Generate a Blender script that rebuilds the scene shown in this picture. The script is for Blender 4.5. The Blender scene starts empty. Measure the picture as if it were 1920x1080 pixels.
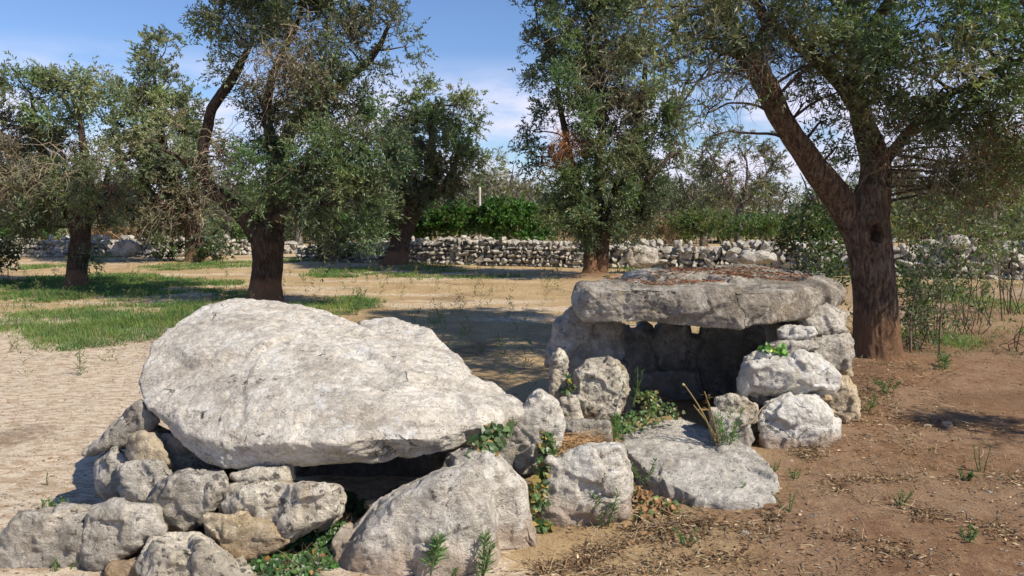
import bpy, bmesh, math, random
import numpy as np
from mathutils import Vector
R = math.radians
rng = np.random.default_rng(7)
random.seed(7)
sc = bpy.context.scene
COL = sc.collection

# ------------------------------------------------------------------ camera, sky, sun, exposure
CAMH = 1.6
F = 1478.0                      # focal length in pixels of a 1920 wide frame
HOR = 400.0                     # row of the horizon
PITCH = math.atan((540 - HOR) / F)
cam_d = bpy.data.cameras.new("camera"); cam = bpy.data.objects.new("camera", cam_d); COL.objects.link(cam)
cam.location = (0, 0, CAMH); cam.rotation_euler = (math.pi / 2 - PITCH, 0, 0)
cam_d.sensor_width = 36; cam_d.lens = F / 1920 * 36; cam_d.clip_end = 3000; cam_d.clip_start = 0.05
sc.camera = cam
SUN_EL, SUN_AZ = 45.0, 121.0    # azimuth clockwise from +Y (camera forward)
to_sun = Vector((math.sin(R(SUN_AZ)) * math.cos(R(SUN_EL)), math.cos(R(SUN_AZ)) * math.cos(R(SUN_EL)), math.sin(R(SUN_EL))))
sd = bpy.data.lights.new("sun", 'SUN'); so = bpy.data.objects.new("sun", sd); COL.objects.link(so)
sd.energy = 5.0; sd.angle = R(0.5); sd.color = (1.0, 0.905, 0.75)
so.rotation_euler = to_sun.to_track_quat('Z', 'Y').to_euler(); so.location = (10, -6, 14)
sc.view_settings.view_transform = 'Standard'; sc.view_settings.look = 'None'
sc.view_settings.exposure = 0.33; sc.view_settings.gamma = 1.0
sc.cycles.max_bounces = 6; sc.cycles.diffuse_bounces = 3; sc.cycles.glossy_bounces = 2; sc.cycles.transmission_bounces = 3; sc.cycles.caustics_reflective = False; sc.cycles.caustics_refractive = False
w = bpy.data.worlds.new("World"); sc.world = w; w.use_nodes = True
N = w.node_tree.nodes; Lk = w.node_tree.links
for n in list(N): N.remove(n)
wo = N.new('ShaderNodeOutputWorld'); bg = N.new('ShaderNodeBackground'); sky = N.new('ShaderNodeTexSky')
sky.sky_type = 'NISHITA'; sky.sun_disc = False; sky.sun_elevation = R(SUN_EL); sky.sun_rotation = R(SUN_AZ)
sky.air_density = 1.0; sky.dust_density = 0.15; sky.ozone_density = 5.0; sky.altitude = 50
bg.inputs[1].default_value = 0.095
tc = N.new('ShaderNodeTexCoord'); sep = N.new('ShaderNodeSeparateXYZ'); Lk.new(tc.outputs['Generated'], sep.inputs[0])
mp = N.new('ShaderNodeMapping'); mp.inputs['Scale'].default_value = (5, 5, 15); mp.inputs['Location'].default_value = (1.3, 0.2, 0.35)
Lk.new(tc.outputs['Generated'], mp.inputs[0])
nz = N.new('ShaderNodeTexNoise'); nz.inputs['Scale'].default_value = 1.0; nz.inputs['Detail'].default_value = 7; nz.inputs['Roughness'].default_value = 0.55
Lk.new(mp.outputs[0], nz.inputs['Vector'])
r1 = N.new('ShaderNodeMapRange'); r1.inputs[1].default_value = 0.36; r1.inputs[2].default_value = 0.56; r1.interpolation_type = 'SMOOTHSTEP'
Lk.new(nz.outputs[0], r1.inputs[0])
r2 = N.new('ShaderNodeMapRange'); r2.inputs[1].default_value = 0.20; r2.inputs[2].default_value = 0.12; r2.interpolation_type = 'SMOOTHSTEP'
Lk.new(sep.outputs[2], r2.inputs[0])
mm = N.new('ShaderNodeMath'); mm.operation = 'MULTIPLY'; Lk.new(r1.outputs[0], mm.inputs[0]); Lk.new(r2.outputs[0], mm.inputs[1])
mm2 = N.new('ShaderNodeMath'); mm2.operation = 'MULTIPLY'; Lk.new(mm.outputs[0], mm2.inputs[0]); mm2.inputs[1].default_value = 0.95
mx = N.new('ShaderNodeMix'); mx.data_type = 'RGBA'; Lk.new(mm2.outputs[0], mx.inputs[0]); Lk.new(sky.outputs[0], mx.inputs[6]); mx.inputs[7].default_value = (7.2, 7.0, 7.6, 1)
tint = N.new('ShaderNodeMix'); tint.data_type = 'RGBA'; tint.blend_type = 'MULTIPLY'; tint.inputs[0].default_value = 1.0
Lk.new(mx.outputs[2], tint.inputs[6]); tint.inputs[7].default_value = (1.02, 1.05, 1.19, 1)
Lk.new(tint.outputs[2], bg.inputs[0]); Lk.new(bg.outputs[0], wo.inputs[0])

# ------------------------------------------------------------------ helpers
cp, sp = math.cos(PITCH), math.sin(PITCH)
def P(px, py, Y):
    """world point at forward distance Y seen at (px, py) of the photograph"""
    u = (px - 960) / F; v = (540 - py) / F
    dx, dy, dz = u, cp + v * sp, -sp + v * cp
    t = Y / dy
    return np.array([dx * t, Y, CAMH + dz * t])
def G(px, py, z=0.0):
    u = (px - 960) / F; v = (540 - py) / F
    dx, dy, dz = u, cp + v * sp, -sp + v * cp
    t = (z - CAMH) / dz
    return np.array([dx * t, dy * t, z])

def _hash(ix, iy, iz, seed):
    h = (ix.astype(np.int64) * 374761393 + iy.astype(np.int64) * 668265263 + iz.astype(np.int64) * 2147483647 + seed * 1274126177) & 0xffffffff
    h = ((h ^ (h >> 13)) * 1274126177) & 0xffffffff
    h = ((h ^ (h >> 16)) * 2246822519) & 0xffffffff
    return ((h ^ (h >> 15)) & 0xffffff) / float(0xffffff)
def vnoise(p, seed=0):
    p = np.asarray(p, float); i = np.floor(p).astype(np.int64); f = p - i
    f = f * f * f * (f * (f * 6 - 15) + 10)
    out = 0
    for a in (0, 1):
        wa = f[:, 0] if a else 1 - f[:, 0]
        for b in (0, 1):
            wb = f[:, 1] if b else 1 - f[:, 1]
            for c in (0, 1):
                wc = f[:, 2] if c else 1 - f[:, 2]
                out = out + wa * wb * wc * _hash(i[:, 0] + a, i[:, 1] + b, i[:, 2] + c, seed)
    return out * 2 - 1
def fbm(p, octv=4, seed=0, gain=0.5, ridged=False):
    p = np.asarray(p, float); s = 0; a = 1; tot = 0
    for o in range(octv):
        n = vnoise(p, seed + o * 17)
        s = s + a * ((1 - 2 * np.abs(n)) if ridged else n); tot += a
        a *= gain; p = p * 2.03 + 11.7
    return s / tot
def facets(p, seed=0):
    """tilted planes inside jittered cells: gives broken, angular rock faces"""
    p = np.asarray(p, float); i = np.floor(p).astype(np.int64); n = len(p)
    d1 = np.full(n, 9.0); d2 = np.full(n, 9.0); val = np.zeros(n)
    for a in (-1, 0, 1):
        for b in (-1, 0, 1):
            for c in (-1, 0, 1):
                ii = i + np.array([a, b, c]); h = [_hash(ii[:, 0], ii[:, 1], ii[:, 2], seed + k) for k in range(7)]
                q = p - (ii + 0.15 + 0.7 * np.stack(h[:3], 1)); d = (q * q).sum(1)
                v = (q * (np.stack(h[3:6], 1) * 2 - 1)).sum(1) + (h[6] - 0.5) * 0.7
                m = d < d1; d2 = np.where(m, d1, np.minimum(d2, d)); val = np.where(m, v, val); d1 = np.where(m, d, d1)
    e = np.sqrt(d2) - np.sqrt(d1)
    return val * sstep(0, 0.10, e), e
def sstep(a, b, x):
    t = np.clip((x - a) / (b - a), 0, 1); return t * t * (3 - 2 * t)
def nrm(v):
    return v / np.maximum(np.linalg.norm(v, axis=-1, keepdims=True), 1e-9)

def mesh_np(name, verts, faces, col=None, smooth=False, loc=None):
    """faces: list of int arrays, each (n,k)"""
    me = bpy.data.meshes.new(name)
    verts = np.asarray(verts, np.float32)
    if loc is not None: verts = verts - np.asarray(loc, np.float32)
    if not isinstance(faces, list): faces = [faces]
    faces = [np.asarray(f, np.int32) for f in faces if len(f)]
    me.vertices.add(len(verts)); me.vertices.foreach_set('co', verts.ravel())
    tot = sum(f.size for f in faces); np_ = sum(len(f) for f in faces)
    me.loops.add(tot); me.loops.foreach_set('vertex_index', np.concatenate([f.ravel() for f in faces]))
    me.polygons.add(np_)
    ks = np.concatenate([np.full(len(f), f.shape[1], np.int32) for f in faces])
    st = np.concatenate([[0], np.cumsum(ks)[:-1]]).astype(np.int32)
    me.polygons.foreach_set('loop_start', st); me.polygons.foreach_set('loop_total', ks)
    me.polygons.foreach_set('use_smooth', np.full(np_, bool(smooth)))
    if col is not None:
        ca = me.color_attributes.new('col', 'FLOAT_COLOR', 'POINT')
        c = np.ones((len(verts), 4), np.float32); c[:, :3] = col
        ca.data.foreach_set('color', c.ravel())
    me.update(calc_edges=True); me.validate()
    return me
def obj(name, me, mat, parent=None, loc=(0, 0, 0)):
    o = bpy.data.objects.new(name, me); COL.objects.link(o); o.location = tuple(float(v) for v in loc)
    if mat is not None: me.materials.append(mat)
    if parent is not None: o.parent = parent
    return o
def tag(o, label=None, cat=None, group=None, kind=None):
    if label: o['label'] = label
    if cat: o['category'] = cat
    if group: o['group'] = group
    if kind: o['kind'] = kind
    return o
def empty(name, loc):
    o = bpy.data.objects.new(name, None); COL.objects.link(o); o.location = tuple(float(v) for v in loc); o.empty_display_size = 0.1
    return o

def tube(path, radii, sides=8, cap=True, seg=None, bark=0.0, bscale=9.0, wob=0.0, seed=0, flare=0.0):
    """tapered tube along a path, resampled smoothly; returns verts, quads"""
    path = np.asarray(path, float); radii = np.asarray(radii, float)
    d = np.concatenate([[0], np.cumsum(np.linalg.norm(np.diff(path, axis=0), axis=1))])
    n = max(2, int(d[-1] / seg) + 1) if seg else len(path)
    t = np.linspace(0, d[-1], n)
    if seg and len(path) > 2:                      # Catmull-Rom style smoothing
        m = np.zeros_like(path); m[1:-1] = (path[2:] - path[:-2]) / (d[2:] - d[:-2])[:, None]
        m[0] = (path[1] - path[0]) / (d[1] - d[0]); m[-1] = (path[-1] - path[-2]) / (d[-1] - d[-2])
        k = np.clip(np.searchsorted(d, t, side='right') - 1, 0, len(d) - 2)
        h = (d[k + 1] - d[k]); s = ((t - d[k]) / h)[:, None]; h = h[:, None]
        c = (2*s**3 - 3*s**2 + 1) * path[k] + (s**3 - 2*s**2 + s) * h * m[k] + (-2*s**3 + 3*s**2) * path[k+1] + (s**3 - s**2) * h * m[k+1]
    else:
        c = np.stack([np.interp(t, d, path[:, i]) for i in range(3)], 1)
    r = np.interp(t, d, radii)
    if wob: c = c + wob * np.stack([fbm(np.stack([t * 2.2 + 31 * i, t * 0 + seed, t * 0], 1), 3, seed + i) for i in range(3)], 1) * np.minimum(1, t / 0.3)[:, None]
    tg = nrm(np.gradient(c, axis=0))
    ref = np.array([0.31, 0.93, 0.2]) if abs(tg[0][1]) < 0.8 else np.array([1.0, 0.1, 0.1])
    us = []; u = nrm(np.cross(tg[0], ref))
    for i in range(len(c)):
        u = nrm(u - tg[i] * np.dot(u, tg[i])); us.append(u)
    us = np.array(us); vs = np.cross(tg, us)
    a = np.linspace(0, 2 * math.pi, sides, endpoint=False)
    ca, sa = np.cos(a), np.sin(a)
    dirs = us[:, None, :] * ca[None, :, None] + vs[:, None, :] * sa[None, :, None]
    rr = np.repeat(r[:, None], sides, 1)
    if bark:
        q = np.stack([np.broadcast_to(ca * bscale * 0.33, rr.shape), np.broadcast_to(sa * bscale * 0.33, rr.shape), np.repeat((t * 2.2)[:, None], sides, 1)], -1).reshape(-1, 3)
        lo = fbm(q * np.array([0.5, 0.5, 0.7]), 3, seed).reshape(rr.shape)
        q2 = q * np.array([2.2, 2.2, 2.4]) + 0.5 * lo.reshape(-1, 1)
        hi = fbm(q2, 4, seed + 5, 0.6, True).reshape(rr.shape)
        rr = rr * (1 + bark * 1.3 * lo) + bark * 0.35 * np.minimum(rr, 0.2) * hi
    if flare:
        aa = np.stack([ca * 1.6, sa * 1.6, ca * 0 + seed], 1)
        rr = rr * (1 + flare * np.exp(-t / 0.14)[:, None] * (0.75 + 0.9 * vnoise(aa, seed))[None, :])
    v = (c[:, None, :] + dirs * rr[:, :, None]).reshape(-1, 3)
    i = np.arange(len(c) - 1)[:, None] * sides; j = np.arange(sides)[None, :]; j2 = (j + 1) % sides
    f = np.stack([i + j, i + j2, i + sides + j2, i + sides + j], -1).reshape(-1, 4)
    if cap:
        v = np.concatenate([v, [c[-1] + tg[-1] * r[-1] * 0.6, c[0]]]); k = len(v) - 2; b = (len(c) - 1) * sides
        f2 = np.stack([b + j[0], b + j2[0], np.full(sides, k)], 1)
        f3 = np.stack([j2[0], j[0], np.full(sides, k + 1)], 1)
        return v, [f, np.concatenate([f2, f3])]
    return v, [f]
def merge(parts):
    V = []; FQ = []; FT = []; o = 0
    for v, fs in parts:
        V.append(v)
        for f in fs:
            (FT if f.shape[1] == 3 else FQ).append(f + o)
        o += len(v)
    fs = []
    if FQ: fs.append(np.concatenate(FQ))
    if FT: fs.append(np.concatenate(FT))
    return np.concatenate(V), fs
def hairs(start, direc, length, rad, segs=5, droop=0.2, wig=0.35, rg=rng):
    """many thin three-sided twigs, vectorised; returns verts, quads and the points along them"""
    n = len(start); pts = [start]; d = nrm(direc); L = (length / segs)[:, None]
    for s in range(segs):
        d = nrm(d + rg.normal(0, wig, (n, 3)) - np.array([0, 0, droop]))
        pts.append(pts[-1] + d * L)
    pts = np.stack(pts, 1)                          # n, segs+1, 3
    tg = nrm(np.gradient(pts, axis=1)); u = nrm(np.cross(tg, np.array([0.3, 0.5, 0.81]))); v = np.cross(tg, u)
    r = rad[:, None] * np.linspace(1, 0.35, segs + 1)[None, :]
    ring = [pts + (u * math.cos(a) + v * math.sin(a)) * r[..., None] for a in (0, 2.094, 4.189)]
    V = np.stack(ring, 2).reshape(-1, 3)
    b = (np.arange(n)[:, None, None] * (segs + 1) + np.arange(segs)[None, :, None]) * 3
    j = np.arange(3)[None, None, :]; j2 = (j + 1) % 3
    Fq = np.stack([b + j, b + j2, b + 3 + j2, b + 3 + j], -1).reshape(-1, 4)
    return V, Fq, pts
def leaf_quads(p, ld, L, W, rg=rng, fold=0.0):
    n = len(p); side = nrm(np.cross(ld, rg.normal(0, 1, (n, 3)) + np.array([0, 0, 0.8])))
    L = L[:, None]; W = W[:, None]
    nn = np.cross(side, ld)
    V = np.stack([p, p + ld * L * 0.45 + side * W * 0.5 + nn * W * fold, p + ld * L - nn * L * 0.08, p + ld * L * 0.45 - side * W * 0.5 + nn * W * fold], 1).reshape(-1, 3)
    Fq = np.arange(n * 4).reshape(-1, 4)
    return V, Fq

# ------------------------------------------------------------------ materials
def mat_new(name):
    m = bpy.data.materials.new(name); m.use_nodes = True
    nt = m.node_tree
    for n in list(nt.nodes): nt.nodes.remove(n)
    return m, nt
class NT:
    def __init__(s, nt): s.nt = nt
    def n(s, t, **kw):
        x = s.nt.nodes.new(t)
        for k, v in kw.items(): setattr(x, k, v)
        return x
    def l(s, a, b): s.nt.links.new(a, b)
    def noise(s, vec, scale, detail=5, rough=0.55, dist=0.0, out=0):
        x = s.n('ShaderNodeTexNoise'); x.inputs['Scale'].default_value = scale; x.inputs['Detail'].default_value = detail
        x.inputs['Roughness'].default_value = rough; x.inputs['Distortion'].default_value = dist
        if vec is not None: s.l(vec, x.inputs['Vector'])
        return x.outputs[out]
    def rng(s, v, a, b, c=0.0, d=1.0, smooth=True):
        x = s.n('ShaderNodeMapRange'); x.interpolation_type = 'SMOOTHSTEP' if smooth else 'LINEAR'
        s.l(v, x.inputs[0]); x.inputs[1].default_value = a; x.inputs[2].default_value = b; x.inputs[3].default_value = c; x.inputs[4].default_value = d
        return x.outputs[0]
    def mix(s, f, a, b, mode='MIX'):
        x = s.n('ShaderNodeMix'); x.data_type = 'RGBA'; x.blend_type = mode
        for v, i in ((f, 0), (a, 6), (b, 7)):
            if isinstance(v, (tuple, list)): x.inputs[i].default_value = (*v, 1) if len(v) == 3 else v
            elif isinstance(v, (int, float)): x.inputs[i].default_value = v
            else: s.l(v, x.inputs[i])
        return x.outputs[2]
    def math(s, op, a, b=0.0):
        x = s.n('ShaderNodeMath'); x.operation = op
        for v, i in ((a, 0), (b, 1)):
            if isinstance(v, (int, float)): x.inputs[i].default_value = v
            else: s.l(v, x.inputs[i])
        return x.outputs[0]
    def finish(s, col, rough=0.9, bump=None, bstr=0.5, bdist=0.01, spec=0.2, transl=0.0, tcol=None):
        b = s.n('ShaderNodeBsdfPrincipled'); s.l(col, b.inputs['Base Color']) if not isinstance(col, tuple) else setattr(b.inputs['Base Color'], 'default_value', (*col, 1))
        b.inputs['Roughness'].default_value = rough; b.inputs['Specular IOR Level'].default_value = spec
        if bump is not None:
            bn = s.n('ShaderNodeBump'); bn.inputs['Strength'].default_value = bstr; bn.inputs['Distance'].default_value = bdist
            s.l(bump, bn.inputs['Height']); s.l(bn.outputs[0], b.inputs['Normal'])
        o = s.n('ShaderNodeOutputMaterial'); sh = b.outputs[0]
        if transl:
            t = s.n('ShaderNodeBsdfTranslucent'); s.l(tcol if tcol is not None else col, t.inputs[0])
            mxs = s.n('ShaderNodeMixShader'); mxs.inputs[0].default_value = transl; s.l(sh, mxs.inputs[1]); s.l(t.outputs[0], mxs.inputs[2]); sh = mxs.outputs[0]
        s.l(sh, o.inputs[0])

def rock_mat(name, white=(0.60, 0.58, 0.54), grey=(0.30, 0.29, 0.275), greyness=0.5, ochre=0.15, lichen=0.3, soil=0.0, streak=(1, 1, 1)):
    m, nt = mat_new(name); s = NT(nt)
    tcn = s.n('ShaderNodeTexCoord'); oi = s.n('ShaderNodeObjectInfo')
    ad = s.n('ShaderNodeVectorMath', operation='MULTIPLY_ADD'); s.l(oi.outputs['Random'], ad.inputs[0]); ad.inputs[1].default_value = (37, 53, 71); s.l(tcn.outputs['Object'], ad.inputs[2])
    v = ad.outputs[0]
    mpn = s.n('ShaderNodeMapping'); mpn.inputs['Scale'].default_value = streak; s.l(v, mpn.inputs[0]); vs = mpn.outputs[0]
    big = s.noise(vs, 2.6, 8, 0.62, 0.4); mid = s.noise(vs, 13, 9, 0.7, 0.2); fine = s.noise(v, 75, 6, 0.65)
    f1 = s.rng(big, 0.40 - 0.25 * (greyness - 0.5), 0.66 - 0.25 * (greyness - 0.5))
    col = s.mix(f1, white, grey)
    f2 = s.rng(mid, 0.42, 0.66)
    col = s.mix(s.math('MULTIPLY', f2, 0.55), col, tuple(c * 0.6 for c in grey))
    ptc = s.rng(s.noise(vs, 1.7, 10, 0.74, 0.9), 0.52, 0.60)
    col = s.mix(s.math('MULTIPLY', ptc, 0.42), col, tuple(c * 0.68 for c in grey))
    mps = s.n('ShaderNodeMapping'); mps.inputs['Scale'].default_value = (2.0, 5.0, 9); mps.inputs['Rotation'].default_value = (0.15, 0.1, 0.5); s.l(v, mps.inputs[0])
    lines = s.noise(mps.outputs[0], 3.2, 8, 0.72, 0.5); fl_ = s.rng(lines, 0.55, 0.66)
    col = s.mix(s.math('MULTIPLY', fl_, 0.16), col, tuple(c * 0.5 for c in grey))
    f2b = s.rng(mid, 0.46, 0.30)
    col = s.mix(s.math('MULTIPLY', f2b, 0.6), col, tuple(min(0.84, c * 1.15) for c in white))
    wp = s.rng(s.noise(vs, 3.7, 9, 0.72, 0.7), 0.56, 0.63)
    col = s.mix(s.math('MULTIPLY', wp, 0.6), col, tuple(min(0.86, c * 1.22) for c in white))
    f3 = s.rng(s.noise(v, 3.1, 5, 0.6, 0.6), 0.60 - 0.2 * ochre, 0.80 - 0.2 * ochre)
    col = s.mix(s.math('MULTIPLY', f3, min(1, 0.3 + ochre)), col, (0.46, 0.34, 0.19))
    f4 = s.rng(fine, 0.52, 0.70)
    col = s.mix(s.math('MULTIPLY', f4, 0.45), col, (0.13, 0.125, 0.115))
    f5 = s.rng(fine, 0.46, 0.32)
    col = s.mix(s.math('MULTIPLY', f5, 0.35), col, (0.70, 0.68, 0.64))
    lg = s.rng(s.noise(v, 5.5, 7, 0.7, 0.5), 0.60, 0.68)
    col = s.mix(s.math('MULTIPLY', lg, 0.35), col, (0.40, 0.30, 0.17))
    # dark lichen rosettes with ragged rims, gathered in groups
    wn = s.noise(v, 24, 4, 0.6, 0, 1); wv = s.n('ShaderNodeVectorMath', operation='MULTIPLY_ADD'); s.l(wn, wv.inputs[0]); wv.inputs[1].default_value = (0.13,) * 3; s.l(v, wv.inputs[2])
    vo = s.n('ShaderNodeTexVoronoi'); vo.inputs['Scale'].default_value = 17; s.l(wv.outputs[0], vo.inputs['Vector'])
    sel = s.rng(s.noise(v, 4.0, 3, 0.5), 0.60 - 0.18 * lichen, 0.68 - 0.18 * lichen)
    f6 = s.math('MULTIPLY', s.rng(s.math('ADD', vo.outputs['Distance'], s.math('MULTIPLY', fine, 0.25)), 0.50, 0.36), sel)
    col = s.mix(s.math('MULTIPLY', f6, 0.8), col, (0.085, 0.078, 0.07))
    vo2 = s.n('ShaderNodeTexVoronoi'); vo2.inputs['Scale'].default_value = 42; s.l(wv.outputs[0], vo2.inputs['Vector'])
    sel2 = s.rng(s.noise(v, 9.0, 3, 0.5), 0.50, 0.60)
    f7 = s.math('MULTIPLY', s.rng(s.math('ADD', vo2.outputs['Distance'], s.math('MULTIPLY', fine, 0.3)), 0.40, 0.28), sel2)
    col = s.mix(s.math('MULTIPLY', f7, 0.85), col, (0.055, 0.05, 0.045))
    if soil:
        g = s.n('ShaderNodeNewGeometry'); sx = s.n('ShaderNodeSeparateXYZ'); s.l(g.outputs['Position'], sx.inputs[0])
        h = s.math('ADD', sx.outputs[2], s.math('MULTIPLY', s.noise(v, 7, 5, 0.65), -0.22))
        fs = s.rng(h, 0.06, -0.06)
        col = s.mix(s.math('MULTIPLY', fs, soil), col, (0.33, 0.20, 0.11))
    # relief
    mus = s.noise(v, 34, 10, 0.72, 0.3)
    b = s.math('ADD', s.math('MULTIPLY', s.math('SUBTRACT', mid, s.math('MULTIPLY', fl_, 0.1)), 1.8), s.math('ADD', s.math('MULTIPLY', mus, 0.9), s.math('ADD', s.math('MULTIPLY', fine, 0.35), s.math('MULTIPLY', f7, -0.8))))
    cr = s.n('ShaderNodeTexVoronoi', feature='DISTANCE_TO_EDGE'); cr.inputs['Scale'].default_value = 3.2; s.l(s.mix(0.16, v, s.noise(v, 5, 5, 0.6, 0, 1)), cr.inputs['Vector'])
    crk = s.math('MULTIPLY', s.rng(cr.outputs['Distance'], 0.014, 0.0), s.rng(s.noise(v, 2.3, 2), 0.60, 0.68))
    col = s.mix(s.math('MULTIPLY', crk, 0.7), col, (0.08, 0.07, 0.06))
    b = s.math('ADD', b, s.math('MULTIPLY', crk, -1.2))
    s.finish(col, 0.93, b, 0.9, 0.03, 0.12)
    return m
M = {}
M['slab'] = rock_mat('limestone_pale', (0.84, 0.78, 0.68), (0.57, 0.51, 0.43), 0.36, 0.16, 0.1, 0, (1, 1.3, 1.8))
M['cap'] = rock_mat('limestone_weathered', (0.58, 0.53, 0.45), (0.25, 0.215, 0.17), 0.75, 0.25, 0.35)
M['grey'] = rock_mat('limestone_grey', (0.66, 0.61, 0.53), (0.35, 0.315, 0.26), 0.50, 0.22, 0.35)
M['spot'] = rock_mat('limestone_lichened', (0.76, 0.69, 0.57), (0.44, 0.39, 0.31), 0.40, 0.42, 1.6)
M['white'] = rock_mat('limestone_white', (0.82, 0.79, 0.72), (0.62, 0.58, 0.50), 0.22, 0.12, -0.5, 0.7)
M['ochre'] = rock_mat('limestone_ochre', (0.72, 0.61, 0.44), (0.44, 0.36, 0.26), 0.4, 0.6, 0.1, 0.4)
M['front'] = rock_mat('limestone_front', (0.79, 0.74, 0.655), (0.50, 0.455, 0.39), 0.45, 0.05, 0.15, 0.5)
M['flat'] = rock_mat('limestone_flat', (0.68, 0.64, 0.57), (0.42, 0.39, 0.34), 0.5, 0.1, 0.2, 0.0)
M['dark'] = rock_mat('limestone_shade_dark', (0.44, 0.41, 0.36), (0.24, 0.22, 0.19), 0.5, 0.2, 0.4)  # limestone darkened in its colour for the shade inside chamber and pile
M['wall'] = rock_mat('wall_stone', (0.58, 0.54, 0.47), (0.33, 0.31, 0.27), 0.45, 0.12, 0.3)

def bark_mat(name, a, b, red=0.0):
    m, nt = mat_new(name); s = NT(nt)
    tcn = s.n('ShaderNodeTexCoord'); mpn = s.n('ShaderNodeMapping'); mpn.inputs['Scale'].default_value = (1, 1, 0.2); s.l(tcn.outputs['Object'], mpn.inputs[0])
    v = mpn.outputs[0]; n1 = s.noise(v, 34, 8, 0.7, 0.8); n2 = s.noise(tcn.outputs['Object'], 5, 5, 0.6); n3 = s.noise(v, 90, 4, 0.6)
    col = s.mix(s.rng(n1, 0.36, 0.66), b, a)
    col = s.mix(s.math('MULTIPLY', s.rng(n2, 0.45, 0.7), 0.55), col, tuple(x * 0.55 for x in b))
    col = s.mix(s.math('MULTIPLY', s.rng(n3, 0.55, 0.75), 0.4), col, (0.16, 0.145, 0.12))
    if red:
        sx = s.n('ShaderNodeSeparateXYZ'); s.l(tcn.outputs['Object'], sx.inputs[0])
        h = s.math('ADD', sx.outputs[2], s.math('MULTIPLY', s.noise(tcn.outputs['Object'], 6, 5, 0.7), -0.5))
        col = s.mix(s.math('MULTIPLY', s.rng(h, 0.22 * red, 0.0), 0.8), col, (0.25, 0.14, 0.08))
    s.finish(col, 0.95, s.math('ADD', n1, s.math('MULTIPLY', n3, 0.4)), 1.0, 0.05, 0.1)
    return m
M['bark'] = bark_mat('olive_bark', (0.16, 0.115, 0.082), (0.045, 0.031, 0.023), 1.0)
M['bark_near'] = bark_mat('olive_bark_near', (0.34, 0.24, 0.155), (0.080, 0.050, 0.034), 1.5)
M['bark_pale'] = bark_mat('pale_bark', (0.26, 0.23, 0.19), (0.12, 0.105, 0.09))
def leaf_mat(name, under=(0.20, 0.225, 0.165), uf=0.5, rough=0.45, transl=0.22, spec=0.45, bright=1.0):
    m, nt = mat_new(name); s = NT(nt)
    at = s.n('ShaderNodeAttribute'); at.attribute_name = 'col'; g = s.n('ShaderNodeNewGeometry')
    col = s.mix(s.math('MULTIPLY', g.outputs['Backfacing'], uf), at.outputs['Color'], under)
    tcl = s.mix(1.0, at.outputs['Color'], (1.5, 1.7, 0.7), 'MULTIPLY')
    s.finish(col, rough, None, 0, 0, spec, transl, tcl)
    return m
M['leaf'] = leaf_mat('olive_leaves')
M['shrub'] = leaf_mat('shrub_leaves', (0.08, 0.14, 0.035), 0.3, 0.4, 0.3)
M['grass'] = leaf_mat('grass_blades', (0.10, 0.15, 0.05), 0.2, 0.6, 0.3, 0.2)
M['twig'] = leaf_mat('twig_wood', (0.1, 0.08, 0.06), 0.0, 0.9, 0.0, 0.1)
M['litter'] = leaf_mat('dry_leaves', (0.2, 0.15, 0.1), 0.3, 0.85, 0.05, 0.1)

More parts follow.
